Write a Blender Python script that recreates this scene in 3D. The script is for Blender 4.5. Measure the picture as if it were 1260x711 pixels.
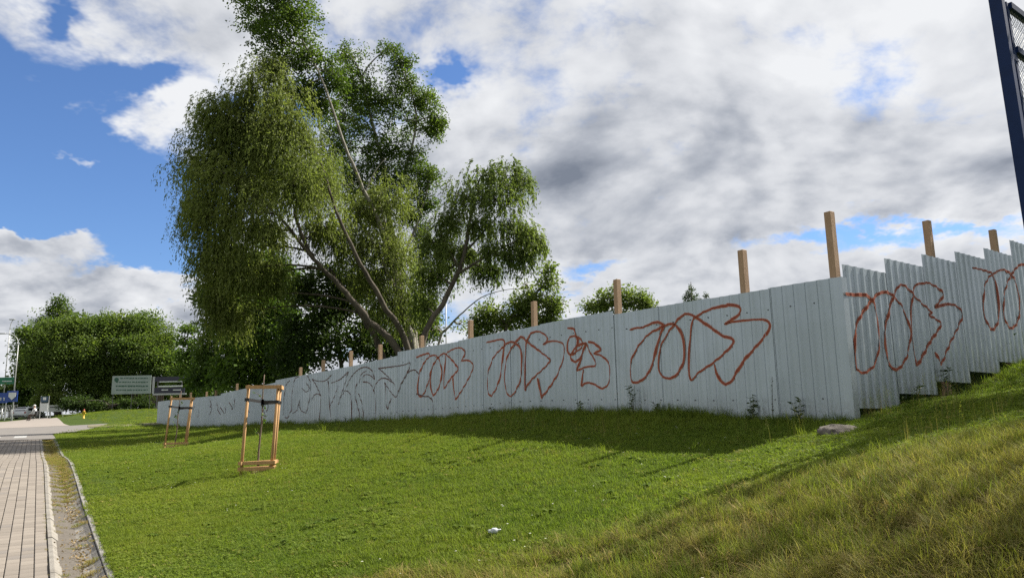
import bpy, bmesh, math, random
import numpy as np
from mathutils import Vector, Matrix
rng = np.random.default_rng(7); random.seed(7)
for o in list(bpy.data.objects): bpy.data.objects.remove(o)
S = bpy.context.scene; COL = S.collection
R_ = math.radians

# ---------------------------------------------------------------- camera
FOC, PITCH, ROLL = 917.0, R_(10.0), R_(1.2)
_F = np.array([0, math.cos(PITCH), math.sin(PITCH)]); _U0 = np.array([0, -math.sin(PITCH), math.cos(PITCH)]); _R0 = np.array([1., 0, 0])
_R = math.cos(ROLL)*_R0-math.sin(ROLL)*_U0; _U = math.cos(ROLL)*_U0+math.sin(ROLL)*_R0
EYE = np.array([0, 0, 1.6])
def ray(x, y): return _F+_R*(x-630)/FOC-_U*(y-355.5)/FOC
def at(x, y, Y):
    d = ray(x, y); return EYE+d*(Y/d[1])
cd = bpy.data.cameras.new('camera'); cam = bpy.data.objects.new('camera', cd); COL.objects.link(cam)
cd.sensor_width = 36; cd.lens = 36*FOC/1260; cd.clip_end = 3000; cd.clip_start = .05
M = Matrix((( _R[0], _U[0], -_F[0], 0), (_R[1], _U[1], -_F[1], 0), (_R[2], _U[2], -_F[2], 0), (0, 0, 0, 1)))
cam.matrix_world = Matrix.Translation(Vector(EYE)) @ M
S.camera = cam
S.render.resolution_x, S.render.resolution_y = 1024, 577

# ---------------------------------------------------------------- node helpers
class NT:
    def __init__(s, tree): s.t = tree; s.n = tree.nodes; s.l = tree.links
    def new(s, typ, **kw):
        n = s.n.new(typ)
        for k, v in kw.items():
            if k == 'ins':
                for kk, vv in v.items(): s.set(n.inputs[kk], vv)
            else: setattr(n, k, v)
        return n
    def set(s, inp, v):
        if hasattr(v, 'is_linked') or hasattr(v, 'links'): s.l.new(v, inp)
        else: inp.default_value = v
    def m(s, op, a, b=0., c=0., clamp=False):
        n = s.n.new('ShaderNodeMath'); n.operation = op; n.use_clamp = clamp
        s.set(n.inputs[0], a); s.set(n.inputs[1], b); s.set(n.inputs[2], c); return n.outputs[0]
    def mix(s, f, a, b, blend='MIX'):
        n = s.n.new('ShaderNodeMix'); n.data_type = 'RGBA'; n.blend_type = blend
        s.set(n.inputs[0], f)
        for i, v in ((6, a), (7, b)):
            if isinstance(v, tuple) and len(v) == 3: v = (*v, 1)
            s.set(n.inputs[i], v)
        return n.outputs[2]
    def noise(s, vec, scale, detail=4, rough=.55, dist=0., out='Fac'):
        n = s.n.new('ShaderNodeTexNoise'); n.inputs['Scale'].default_value = scale; n.inputs['Detail'].default_value = detail
        n.inputs['Roughness'].default_value = rough; n.inputs['Distortion'].default_value = dist
        if vec is not None: s.l.new(vec, n.inputs['Vector'])
        return n.outputs[out]
    def ss(s, v, a, b, c=0., d=1.):
        n = s.n.new('ShaderNodeMapRange'); n.interpolation_type = 'SMOOTHSTEP'
        for i, x in enumerate((v, a, b, c, d)): s.set(n.inputs[i], x)
        return n.outputs[0]

# ---------------------------------------------------------------- sky + clouds (world), sun
SUN_AZ, SUN_EL = R_(63), R_(45)
W = bpy.data.worlds.new('World'); S.world = W; W.use_nodes = True
t = NT(W.node_tree); t.n.clear()
tc = t.new('ShaderNodeTexCoord'); sep = t.new('ShaderNodeSeparateXYZ'); t.l.new(tc.outputs['Generated'], sep.inputs[0])
dx, dy, dz = sep.outputs
az = t.m('ARCTAN2', dx, dy); el = t.m('ARCSINE', dz)
zz = t.m('ADD', t.m('MAXIMUM', dz, 0.), .36)
comb = t.new('ShaderNodeCombineXYZ'); t.l.new(t.m('DIVIDE', dx, zz), comb.inputs[0]); t.l.new(t.m('DIVIDE', dy, zz), comb.inputs[1])
comb.inputs[2].default_value = 3.7
cp = comb.outputs[0]
wn = t.new('ShaderNodeTexNoise', ins={'Scale': 4.5, 'Detail': 5., 'Roughness': .68}); t.l.new(cp, wn.inputs['Vector'])
wsep = t.new('ShaderNodeSeparateColor'); t.l.new(wn.outputs['Color'], wsep.inputs[0])
az = t.m('ADD', az, t.m('MULTIPLY', t.m('SUBTRACT', wsep.outputs[0], .5), .16)); el = t.m('ADD', el, t.m('MULTIPLY', t.m('SUBTRACT', wsep.outputs[1], .5), .13))
def azel(px, py):
    d = ray(px, py); d = d/np.linalg.norm(d); return math.atan2(d[0], d[1]), math.asin(d[2])
ae = t.new('ShaderNodeCombineXYZ'); t.l.new(az, ae.inputs[0]); t.l.new(el, ae.inputs[1])
def total(lst, base):
    o = base
    for px, py, sx, sy, amp in lst:
        a, e = azel(px, py); v = t.new('ShaderNodeVectorMath', operation='MULTIPLY_ADD'); t.l.new(ae.outputs[0], v.inputs[0])
        v.inputs[1].default_value = (FOC/sx, FOC/sy, 0); v.inputs[2].default_value = (-a*FOC/sx, -e*FOC/sy, 0)
        d = t.new('ShaderNodeVectorMath', operation='DOT_PRODUCT'); t.l.new(v.outputs[0], d.inputs[0]); t.l.new(v.outputs[0], d.inputs[1])
        o = t.m('MULTIPLY_ADD', t.m('POWER', .36788, d.outputs['Value']), amp, o)
    return o
n1 = t.noise(cp, 2.1, 7, .60, .2); 
off = t.new('ShaderNodeVectorMath', operation='ADD'); t.l.new(cp, off.inputs[0]); off.inputs[1].default_value = (.06, .04, .0)
n2 = t.noise(off.outputs[0], 2.1, 4, .60, .2)
n3 = t.noise(cp, 8., 5, .62, .3)
cov = total([(55, 215, 140, 100, -.62), (-90, 150, 130, 110, -.4), (210, 325, 60, 36, -.36), (165, 92, 44, 18, -.26), (95, 24, 26, 20, -.27),
             (549, 90, 26, 17, -.34), (1085, 92, 40, 28, -.09), (683, 212, 60, 40, .18), (1000, 290, 130, 16, -.24), (1190, 282, 110, 20, -.28), (735, 332, 70, 18, -.25),
             (12, 298, 62, 20, .62), (98, 196, 24, 11, .42), (110, 380, 180, 36, .40), (1190, 255, 60, 14, .2), (180, 150, 50, 60, .22)], .225)
dens = t.m('ADD', t.m('ADD', n1, cov), t.m('MULTIPLY', t.m('SUBTRACT', n3, .5), .40))
mask = t.ss(dens, .44, .66)
thick = t.ss(dens, .56, .86)
rel = t.m('MULTIPLY', t.m('SUBTRACT', n1, n2), 3.2)
dark = total([(620, 225, 130, 60, .34), (820, 165, 190, 60, .20), (900, 262, 170, 30, .10), (170, 40, 150, 40, .08), (480, 25, 220, 50, .12),
              (60, 395, 90, 14, .30), (560, 300, 70, 50, .30), (1060, 60, 220, 90, -.22), (535, 125, 40, 40, -.25), (190, 150, 70, 70, -.16)], .24)
shade = t.m('ADD', t.m('ADD', t.m('MULTIPLY', thick, .16), dark), t.m('MULTIPLY', t.m('SUBTRACT', n3, .5), -.42))
shade = t.m('SUBTRACT', shade, t.m('MULTIPLY', rel, .9), clamp=True)
ramp = t.new('ShaderNodeValToRGB'); t.l.new(shade, ramp.inputs[0])
cr = ramp.color_ramp; cr.elements[0].position = 0.; cr.elements[0].color = (.86, .875, .90, 1)
cr.elements[1].position = 1.; cr.elements[1].color = (.205, .235, .295, 1)
e = cr.elements.new(.35); e.color = (.68, .70, .74, 1); e = cr.elements.new(.65); e.color = (.43, .46, .52, 1)
sky = t.new('ShaderNodeTexSky'); sky.sky_type = 'NISHITA'; sky.sun_disc = False; sky.sun_elevation = SUN_EL; sky.sun_rotation = SUN_AZ
sky.altitude = 100; sky.air_density = 1.; sky.dust_density = .4; sky.ozone_density = 1.6
bgs = t.new('ShaderNodeBackground'); t.l.new(t.mix(1., sky.outputs[0], (.70, .90, 1.20), 'MULTIPLY'), bgs.inputs[0]); bgs.inputs[1].default_value = .058
bgc = t.new('ShaderNodeBackground'); t.l.new(ramp.outputs[0], bgc.inputs[0]); bgc.inputs[1].default_value = .465
mx = t.new('ShaderNodeMixShader'); t.l.new(mask, mx.inputs[0]); t.l.new(bgs.outputs[0], mx.inputs[1]); t.l.new(bgc.outputs[0], mx.inputs[2])
wo = t.new('ShaderNodeOutputWorld'); t.l.new(mx.outputs[0], wo.inputs[0])
W.cycles.sampling_method = 'MANUAL'; W.cycles.sample_map_resolution = 512

sl = bpy.data.lights.new('sun', 'SUN'); sl.energy = 5.0; sl.angle = R_(.53); sl.color = (1, .94, .84)
sun = bpy.data.objects.new('sun', sl); COL.objects.link(sun)
SUNV = Vector((math.sin(SUN_AZ)*math.cos(SUN_EL), math.cos(SUN_AZ)*math.cos(SUN_EL), math.sin(SUN_EL)))
sun.rotation_euler = SUNV.to_track_quat('Z', 'Y').to_euler(); sun.location = SUNV*60
S.render.engine = 'CYCLES'; cy = S.cycles; cy.max_bounces = 5; cy.diffuse_bounces = 3; cy.glossy_bounces = 2; cy.transmission_bounces = 4; cy.transparent_max_bounces = 8
cy.use_adaptive_sampling = True; cy.adaptive_threshold = .006; cy.use_denoising = False; cy.caustics_reflective = False; cy.caustics_refractive = False
vs = S.view_settings; vs.view_transform = 'Standard'; vs.look = 'None'; vs.exposure = 1.14; vs.gamma = 1; vs.use_curve_mapping = False

# ---------------------------------------------------------------- object helpers
def tag(o, label=None, cat=None, group=None, kind=None):
    for k, v in (('label', label), ('category', cat), ('group', group), ('kind', kind)):
        if v: o[k] = v
    return o
def empty(name, loc, label=None, cat=None, group=None):
    o = bpy.data.objects.new(name, None); COL.objects.link(o); o.location = Vector([float(v) for v in loc]); o.empty_display_size = .2
    return tag(o, label, cat, group)
def wloc(p):
    v = np.zeros(3)
    while p is not None: v += np.array(p.location); p = p.parent
    return v
def link(name, me, parent=None, loc=None, mat=None):
    o = bpy.data.objects.new(name, me); COL.objects.link(o)
    if mat is not None and not me.materials: me.materials.append(mat)
    if parent is not None: o.parent = parent
    if loc is not None: o.location = Vector([float(v) for v in loc])
    return o
def mobj(name, verts, faces, mat, parent=None, smooth=False, origin=None):
    """world-space verts -> one mesh object (child verts are stored relative to the parent; top level relative to origin)"""
    V = np.asarray(verts, float).reshape(-1, 3)
    if parent is not None: base = wloc(parent)
    else: base = np.array(origin if origin is not None else (V[:, 0].mean(), V[:, 1].mean(), V[:, 2].min()))
    me = bpy.data.meshes.new(name)
    if isinstance(faces, np.ndarray):
        nf, k = faces.shape; V2 = (V-base).astype(np.float32)
        me.vertices.add(len(V2)); me.vertices.foreach_set('co', V2.ravel())
        me.loops.add(nf*k); me.loops.foreach_set('vertex_index', faces.astype(np.int32).ravel())
        me.polygons.add(nf); me.polygons.foreach_set('loop_start', np.arange(0, nf*k, k, dtype=np.int32)); me.polygons.foreach_set('loop_total', np.full(nf, k, dtype=np.int32))
        me.update(calc_edges=True)
    else:
        me.from_pydata([tuple(v) for v in V-base], [], faces)
    if smooth: me.polygons.foreach_set('use_smooth', np.ones(len(me.polygons), bool))
    me.materials.append(mat); me.update()
    return link(name, me, parent, None if parent is not None else base)
def fattr(o, name, vals, dom='POINT'):
    a = o.data.attributes.new(name, 'FLOAT', dom); a.data.foreach_set('value', np.asarray(vals, np.float32))
class MB:
    def __init__(s): s.v = []; s.f = []
    def add(s, v, f):
        b = len(s.v); s.v += [tuple(map(float, p)) for p in v]; s.f += [tuple(i+b for i in q) for q in f]
    def box(s, c, size, ax=None, bev=0.):
        """box centred at c; ax = 3 unit axes (rows)"""
        A = np.eye(3) if ax is None else np.array(ax); h = np.array(size)/2
        if bev <= 0:
            P = [np.array(c)+A.T@(h*np.array(sg)) for sg in ((-1, -1, -1), (1, -1, -1), (1, 1, -1), (-1, 1, -1), (-1, -1, 1), (1, -1, 1), (1, 1, 1), (-1, 1, 1))]
            s.add(P, [(0, 3, 2, 1), (4, 5, 6, 7), (0, 1, 5, 4), (1, 2, 6, 5), (2, 3, 7, 6), (3, 0, 4, 7)])
        else:
            P = []
            for zz_, ins in ((-h[2], bev), (-h[2]+bev, 0), (h[2]-bev, 0), (h[2], bev)):
                for sx, sy in ((-1, -1), (1, -1), (1, 1), (-1, 1)): P.append(np.array(c)+A.T@np.array([sx*(h[0]-ins), sy*(h[1]-ins), zz_]))
            F_ = [(3, 2, 1, 0), (12, 13, 14, 15)]
            for k in range(3):
                for j in range(4): a, b = k*4+j, k*4+(j+1) % 4; F_.append((a, b, b+4, a+4))
            s.add(P, F_)
    def bar(s, a, b, w, h=None, up=(0, 0, 1), bev=0.):
        a = np.array(a, float); b = np.array(b, float); d = b-a; L = np.linalg.norm(d); d /= L
        up = np.array(up, float)
        if abs(d@up) > .95: up = np.array([1., 0, 0])
        x = np.cross(up, d); x /= np.linalg.norm(x); y = np.cross(d, x)
        s.box((a+b)/2, (w, h or w, L), (x, y, d), bev)
    def tube(s, pts, rad, n=6, cap=True):
        P = np.array(pts, float); m_ = len(P); rad = np.broadcast_to(rad, (m_,))
        T = np.gradient(P, axis=0); T /= np.linalg.norm(T, axis=1)[:, None]+1e-9
        ref = np.array([0, 0, 1.]) if abs(T[0][2]) < .9 else np.array([1., 0, 0])
        V = []
        for i in range(m_):
            x = np.cross(ref, T[i]); x /= np.linalg.norm(x)+1e-9; y = np.cross(T[i], x); ref = np.cross(T[i], x)*0+ref
            for k in range(n):
                a = 2*math.pi*k/n; V.append(P[i]+rad[i]*(math.cos(a)*x+math.sin(a)*y))
        F_ = []
        for i in range(m_-1):
            for k in range(n): a, b = i*n+k, i*n+(k+1) % n; F_.append((a, b, b+n, a+n))
        if cap: F_ += [tuple(range(n))[::-1], tuple((m_-1)*n+k for k in range(n))]
        s.add(V, F_)
    def lathe(s, c, prof, n=16, ax=(0, 0, 1)):
        ax = np.array(ax, float); ax /= np.linalg.norm(ax); ref = np.array([1., 0, 0]) if abs(ax[0]) < .9 else np.array([0, 1., 0])
        x = np.cross(ax, ref); x /= np.linalg.norm(x); y = np.cross(ax, x)
        V = []
        for r, h in prof:
            for k in range(n):
                a = 2*math.pi*k/n; V.append(np.array(c)+ax*h+r*(math.cos(a)*x+math.sin(a)*y))
        F_ = []
        for i in range(len(prof)-1):
            for k in range(n): a, b = i*n+k, i*n+(k+1) % n; F_.append((a, b, b+n, a+n))
        F_ += [tuple(range(n))[::-1], tuple((len(prof)-1)*n+k for k in range(n))]
        s.add(V, F_)
    def build(s, name, mat, parent=None, smooth=False, origin=None): return mobj(name, s.v, s.f, mat, parent, smooth, origin)

# ---------------------------------------------------------------- materials
MATS = {}
def mat(name, base, rough=.6, metal=0., var=.0, vscale=8., bump=0., bscale=60., var2=None, spec=.5, coord='Object', stretch=None):
    if name in MATS: return MATS[name]
    m_ = bpy.data.materials.new(name); m_.use_nodes = True; t = NT(m_.node_tree); b = t.n['Principled BSDF']
    b.inputs['Roughness'].default_value = rough; b.inputs['Metallic'].default_value = metal; b.inputs['Specular IOR Level'].default_value = spec
    tcn = t.new('ShaderNodeTexCoord'); vec = tcn.outputs[coord]
    if stretch:
        mp = t.new('ShaderNodeMapping'); t.l.new(vec, mp.inputs[0]); mp.inputs['Scale'].default_value = stretch; vec = mp.outputs[0]
    c2 = var2 if var2 else tuple(c*.5 for c in base)
    n = t.noise(vec, vscale, 6, .6); f = t.ss(n, .35, .7, 0., var)
    t.set(b.inputs['Base Color'], t.mix(f, tuple(base), tuple(c2)))
    if bump:
        bp = t.new('ShaderNodeBump'); bp.inputs['Strength'].default_value = bump; bp.inputs['Distance'].default_value = .02
        t.l.new(t.noise(vec, bscale, 4, .6), bp.inputs['Height']); t.l.new(bp.outputs[0], b.inputs['Normal'])
    MATS[name] = m_; return m_
def leafmat(name, c1, c2, trans=.35, rough=.5, tcol=None, attr='tint', inst=False, dry=None):
    if name in MATS: return MATS[name]
    m_ = bpy.data.materials.new(name); m_.use_nodes = True; t = NT(m_.node_tree); b = t.n['Principled BSDF']; out = t.n['Material Output']
    a = t.new('ShaderNodeAttribute', attribute_name=attr)
    col = t.mix(a.outputs['Fac'], c1, c2)
    if inst:
        i = t.new('ShaderNodeAttribute', attribute_name='dry'); i.attribute_type = 'INSTANCER'
        h = t.new('ShaderNodeAttribute', attribute_name='hue'); h.attribute_type = 'INSTANCER'
        col = t.mix(h.outputs['Fac'], col, t.mix(.55, col, (.225, .250, .036)))
        d2 = t.mix(a.outputs['Fac'], dry[0], dry[1])
        col = t.mix(i.outputs['Fac'], col, d2)
    t.l.new(col, b.inputs['Base Color']); b.inputs['Roughness'].default_value = rough; b.inputs['Specular IOR Level'].default_value = .12
    tr = t.new('ShaderNodeBsdfTranslucent')
    t.l.new(t.mix(1., col, tcol or (1.5, 1.6, .7), 'MULTIPLY'), tr.inputs[0])
    mxs = t.new('ShaderNodeMixShader'); mxs.inputs[0].default_value = trans
    t.l.new(b.outputs[0], mxs.inputs[1]); t.l.new(tr.outputs[0], mxs.inputs[2]); t.l.new(mxs.outputs[0], out.inputs[0])
    MATS[name] = m_; return m_

# ---------------------------------------------------------------- fence planes
FA, WA = R_(-34.4), R_(54.0)
FD = np.array([math.sin(FA), math.cos(FA), 0]); FN = np.array([-math.cos(FA), math.sin(FA), 0])      # along, out (towards the lawn)
WD = np.array([math.sin(WA), math.cos(WA), 0]); WN = np.array([math.cos(WA), -math.sin(WA), 0])
FC = at(1043, 430, 10.0); FC[2] = 0
def onplane(px, py, D, N):
    d = ray(px, py); k = ((FC-EYE)@N)/(d@N); P = EYE+d*k; return (P-FC)@D, P[2]
def onF(px, py): return onplane(px, py, FD, FN)
def onW(px, py): return onplane(px, py, WD, WN)
SW = 1.15
# ---------------------------------------------------------------- terrain (thin plate through surveyed points)
SA = at(63, 711, 8.0); SB = at(49, 545, 30.0)                   # pavement edge, two points
SD = (SB-SA); SD[2] = 0; SD /= np.linalg.norm(SD); SN = np.array([SD[1], -SD[0], 0])   # SN points right, to the lawn
swz = [(2, -2.02), (5, -1.80), (8, -1.58), (13, -1.2), (19, -.75), (30, -.47), (45, -.12), (60, .42), (85, 1.1), (120, 1.7)]
ctrl = []
for Y, z in swz:
    s = (Y-SA[1])/SD[1]; p = SA+SD*s
    for tt in (-3.5, 0., .7): q = p+SN*tt; ctrl.append((q[0], q[1], 1.6+z))
gbase = [(1052, 521), (952, 519), (880, 515), (815, 510), (760, 508), (700, 506), (640, 507), (600, 511), (500, 517), (420, 519.5), (345, 521), (300, 525), (228, 525), (197, 521)]
for px, py in gbase:
    s, z = onF(px, py); p = FC+FD*s; ctrl.append((p[0], p[1], z)); q = p-FN*3; ctrl.append((q[0]+0, q[1], z+.1))
for px, py in [(1080, 510), (1110, 499.5), (1135, 489.5), (1160, 481), (1200, 465.5), (1262, 443.5)]:
    s, z = onW(px, py); p = FC+WD*s; ctrl.append((p[0], p[1], z)); q = p-WN*3; ctrl.append((q[0], q[1], z+.3))
for px, py, Y in [(318, 580, 15), (212, 553, 24.5), (630, 711, 6.3), (330, 711, 7.2), (900, 711, 4.6), (1260, 711, 3.3), (1260, 600, 4.5), (1260, 524, 6.6), (1100, 545, 7.5), (1000, 560, 8.3), (870, 564, 9.0),
                  (1200, 500, 9.3), (120, 507, 75), (120, 509, 88), (55, 521, 78), (20, 516, 92), (200, 514, 62), (85, 508, 84), (150, 507, 84), (190, 507, 84), (50, 513, 96), (0, 515, 98), (-30, 517, 98), (150, 506, 104), (60, 512, 112), (0, 514, 114), (250, 508, 96)]:
    ctrl.append(tuple(at(px, py, Y)))
ctrl += [(0, 0, .08), (2.5, .5, .55), (-4, 1, -.45), (0, -12, -.6), (12, -8, 1.2), (-14, -8, -1.2), (14, 6, 2.0), (16, 16, 3.6), (30, 30, 4.5), (30, 5, 3.5), (10, 40, 3.0), (-14, 60, 2.8), (40, 90, 5), (-30, 140, 4.0), (-110, 100, 2.6), (-60, 20, -.6), (-150, 0, 0), (150, 0, 4), (150, 200, 6), (-150, 250, 4), (0, 300, 6), (0, -150, 0), (-120, -120, 0), (120, -120, 2), (-300, 300, 5), (300, 300, 7), (-90, 60, .8)]
ctrl = np.array(ctrl, float)
def _phi(r2): return .5*r2*np.log(r2+1e-9)
def _tps(c):
    n = len(c); d2 = ((c[:, None, :2]-c[None, :, :2])**2).sum(-1)
    A = np.zeros((n+3, n+3)); A[:n, :n] = _phi(d2)+np.eye(n)*2.0; A[:n, n] = 1; A[:n, n+1:] = c[:, :2]; A[n:, :n] = A[:n, n:].T
    b = np.zeros(n+3); b[:n] = c[:, 2]; return np.linalg.solve(A, b)
_w = _tps(ctrl)
def tz(x, y):
    x = np.asarray(x, float); sh = x.shape; x = x.ravel(); y = np.asarray(y, float).ravel(); out = np.empty(len(x))
    for i in range(0, len(x), 20000):
        xs, ys = x[i:i+20000], y[i:i+20000]
        d2 = (xs[:, None]-ctrl[None, :, 0])**2+(ys[:, None]-ctrl[None, :, 1])**2
        out[i:i+20000] = _phi(d2)@_w[:-3]+_w[-3]+_w[-2]*xs+_w[-1]*ys
    return out.reshape(sh)
def tz1(x, y): return float(tz(np.array([x]), np.array([y]))[0])
def ground(px, py, Y=None):
    """where the sight line through a pixel meets the terrain"""
    d = ray(px, py); Ys = np.concatenate([np.linspace(2.5, 40, 400), np.linspace(40.2, 200, 600)]); P = EYE+d[None, :]*(Ys/d[1])[:, None]
    dz = P[:, 2]-tz(P[:, 0], P[:, 1]); k = np.argmax(dz < 0) if (dz < 0).any() else np.argmin(dz)
    p = P[k].copy(); p[2] = tz1(p[0], p[1]); return p
def fnoise(x, y, seed=0, sc=1.):
    r_ = np.random.default_rng(seed); o = 0
    for k in range(7):
        a = r_.uniform(0, 6.28); fq = sc*1.55**k*.6; o = o+np.sin(fq*(x*math.cos(a)+y*math.sin(a))+r_.uniform(0, 6.28)+1.3*np.sin(fq*.7*(x*math.sin(a)-y*math.cos(a))+r_.uniform(0, 6.28)))/(1.25**k)
    return o/3.
# dry, straw coloured ground: right of a line across the bank
DA = ground(560, 711); DB = ground(1262, 530); DDv = (DB-DA)[:2]; DDv /= np.linalg.norm(DDv); DNv = np.array([DDv[1], -DDv[0]])
def dryness(x, y):
    d = (x-DA[0])*DNv[0]+(y-DA[1])*DNv[1]+.45*fnoise(x, y, 3, .9)
    return np.clip((d+.55)/1.5, 0, 1)

def lat(x, y): return (x-SA[0])*SN[0]+(y-SA[1])*SN[1]
AL0, AL1 = -4.0, 29.0
GW = .60                                                        # gutter + kerb width
# terrain sheet
def axis_pts(lo, hi, fine_lo, fine_hi, fine, grow=1.18):
    a = list(np.arange(fine_lo, fine_hi+1e-6, fine)); st = fine; x = fine_hi
    while x < hi: st *= grow; x += st; a.append(x)
    st = fine; x = fine_lo
    while x > lo: st *= grow; x -= st; a.insert(0, x)
    return np.array(a)
gx = axis_pts(-900, 900, -16, 14, .3, 1.13); gy = axis_pts(-400, 1500, 1, 34, .3, 1.13)
X, Y = np.meshgrid(gx, gy); Z = tz(np.clip(X, -280, 280), np.clip(Y, -140, 290))
L = lat(X, Y); along = (X-SA[0])*SD[0]+(Y-SA[1])*SD[1]
Z = Z-np.where(along < AL1+1, .22, .06)*np.clip((GW-.02-L)/.12, 0, 1)+np.where(np.hypot(X, Y) < 60, .012*fnoise(X, Y, 11, 2.2), 0)*(L > GW)
nx, ny = len(gx), len(gy); idx = np.arange(nx*ny).reshape(ny, nx)
Fq = np.stack([idx[:-1, :-1], idx[:-1, 1:], idx[1:, 1:], idx[1:, :-1]], -1).reshape(-1, 4)
gm = bpy.data.materials.new('lawn_soil'); gm.use_nodes = True; t = NT(gm.node_tree); b = t.n['Principled BSDF']; b.inputs['Roughness'].default_value = .95; b.inputs['Specular IOR Level'].default_value = .1
tcn = t.new('ShaderNodeTexCoord'); vec = tcn.outputs['Object']; at_ = t.new('ShaderNodeAttribute', attribute_name='dry')
g1 = t.mix(t.noise(vec, 1.2, 8, .65), (.035, .062, .010), (.075, .105, .018)); g1 = t.mix(t.ss(t.noise(vec, 26, 6, .7), .4, .65), g1, (.028, .045, .008))
d1 = t.mix(t.noise(vec, 9, 7, .7), (.16, .125, .055), (.055, .050, .018))
t.l.new(t.mix(at_.outputs['Fac'], g1, d1), b.inputs['Base Color'])
bp = t.new('ShaderNodeBump'); bp.inputs['Strength'].default_value = .8; bp.inputs['Distance'].default_value = .05; t.l.new(t.noise(vec, 30, 6, .7), bp.inputs['Height']); t.l.new(bp.outputs[0], b.inputs['Normal'])
gr = mobj('ground', np.stack([X, Y, Z], -1).reshape(-1, 3), Fq, gm, smooth=True, origin=(0, 0, 0)); gr['kind'] = 'structure'
dv = dryness(X.ravel(), Y.ravel())*(np.hypot(X.ravel(), Y.ravel()) < 14)*.8; fattr(gr, 'dry', dv)

# ---------------------------------------------------------------- pavement, gutter, kerb, road
PAV = [mat('paver_%d' % i, c, .9, var=.5, vscale=3., bump=.3, bscale=120, var2=tuple(k*.8 for k in c), coord='Object') for i, c in enumerate([(.200, .173, .146), (.182, .158, .133), (.218, .190, .160), (.168, .149, .132)])]
DARKJ = mat('paving_sand', (.115, .10, .082), .95, var=.6, vscale=20, bump=.4)
pavement = empty('pavement', SA); pavement['kind'] = 'structure'
def swpt(a, tt, dz=0.):
    p = SA+SD*a+SN*tt; return np.array([p[0], p[1], 0])

ga = np.arange(AL0-2, AL1+.01, .5); gt = np.array([-6., -4, -3, -2.2, -1.5, -1, -.5, 0, GW])
XX = SA[0]+SD[0]*ga[:, None]+SN[0]*gt[None, :]; YY = SA[1]+SD[1]*ga[:, None]+SN[1]*gt[None, :]; ZZ = tz(XX, YY)-.014-.13*(gt[None, :] > .05)
ii = np.arange(XX.size).reshape(XX.shape); fq = np.stack([ii[:-1, :-1], ii[:-1, 1:], ii[1:, 1:], ii[1:, :-1]], -1).reshape(-1, 4)
mobj('sand_bed', np.stack([XX, YY, ZZ], -1).reshape(-1, 3), fq, DARKJ, pavement)
PW, PL, PH = .14, .205, .06
def paver_verts(): 
    m_ = MB(); m_.box((0, 0, -PH/2), (PW-.010, PL-.005, PH), None, .004); return np.array(m_.v), m_.f
pv, pf = paver_verts(); pmesh = []
for i in range(4):
    me = bpy.data.meshes.new('paver'); me.from_pydata([tuple(v) for v in pv], [], pf); me.materials.append(PAV[i]); pmesh.append(me)
cells = []
for r_ in range(int((AL1-AL0)/PL)):
    for c_ in range(16):
        a = AL0+(r_+.5)*PL; tt = -.004-(c_+.5)*PW; cells.append((a, tt))
cells = np.array(cells); P0 = SA[None, :2]+cells[:, :1]*SD[None, :2]+cells[:, 1:]*SN[None, :2]
pz = tz(P0[:, 0], P0[:, 1]); ex = SD[:2]*.15; pz2 = tz(P0[:, 0]+ex[0], P0[:, 1]+ex[1])
dvec = np.stack([P0[:, 0], P0[:, 1], pz], -1)-EYE; w_ = dvec@_F; pxs = 630+FOC*(dvec@_R)/w_; pys = 355.5-FOC*(dvec@_U)/w_
vis = (w_ > 0) & (pxs > -25) & (pys < 725); size = np.where(vis, 1/np.maximum(w_, .1), 0); order = np.argsort(-size); near = set(order[:300].tolist())
tone = fnoise(P0[:, 0], P0[:, 1], 5, 1.4)
bulk = {i: MB() for i in range(4)}
prx = np.random.default_rng(3)
for i in range(len(cells)):
    up = np.array([SD[0]*.15, SD[1]*.15, pz2[i]-pz[i]]); up /= np.linalg.norm(up); nz = np.cross(SN, up)
    c = np.array([P0[i, 0], P0[i, 1], pz[i]+prx.normal(0, .0012)])
    k = int(np.clip(1.5+tone[i]*1.1+prx.normal(0, .8), 0, 3)); A = np.stack([SN, up, nz], 1)
    if i in near:
        o = link('paver', pmesh[k], pavement); Mx = Matrix.Identity(4)
        for r2 in range(3):
            for c2 in range(3): Mx[r2][c2] = A[r2, c2]
        Mx.translation = Vector(c-np.array(pavement.location)); o.matrix_local = Mx
    else: bulk[k].add((A@pv.T).T+c, pf)
for k in range(4):
    o = bulk[k].build('far_paving', PAV[k], pavement); o['kind'] = 'stuff'
# gutter of bowl shaped concrete channel stones + edging kerb
CONC = mat('gutter_concrete', (.23, .215, .19), .92, var=.7, vscale=5, bump=.5, bscale=50, var2=(.14, .125, .105))
KERBM = mat('edging_concrete', (.22, .21, .195), .92, var=.7, vscale=7, bump=.5, bscale=40, var2=(.12, .115, .10))
gutter = empty('gutter', SA); gutter['kind'] = 'structure'
GB = .52
prof = [(0.005, -.10)]+[(0.005, 0.), (.05, .004)]+[(.05+(GB-.06)*k/8, -.095*math.sin(math.pi*k/8)**.8) for k in range(1, 8)]+[(GB-.01, .002), (GB-.005, -.10)]
CLn = .52
def sweep(a0, a1, prof, nseg=1):
    V = []; F_ = []; n = len(prof)
    for k in range(nseg+1):
        a = a0+(a1-a0)*k/nseg; p = SA+SD*a; q = p+SN*.26; z = tz1(q[0], q[1])
        for tt, dzv in prof: pp = p+SN*tt; V.append((pp[0], pp[1], z+dzv))
    for k in range(nseg):
        for j in range(n-1): F_.append((k*n+j, k*n+j+1, (k+1)*n+j+1, (k+1)*n+j))
    F_ += [tuple(range(n))[::-1], tuple(nseg*n+j for j in range(n))]
    return V, F_
gr_ = np.random.default_rng(5)
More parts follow.
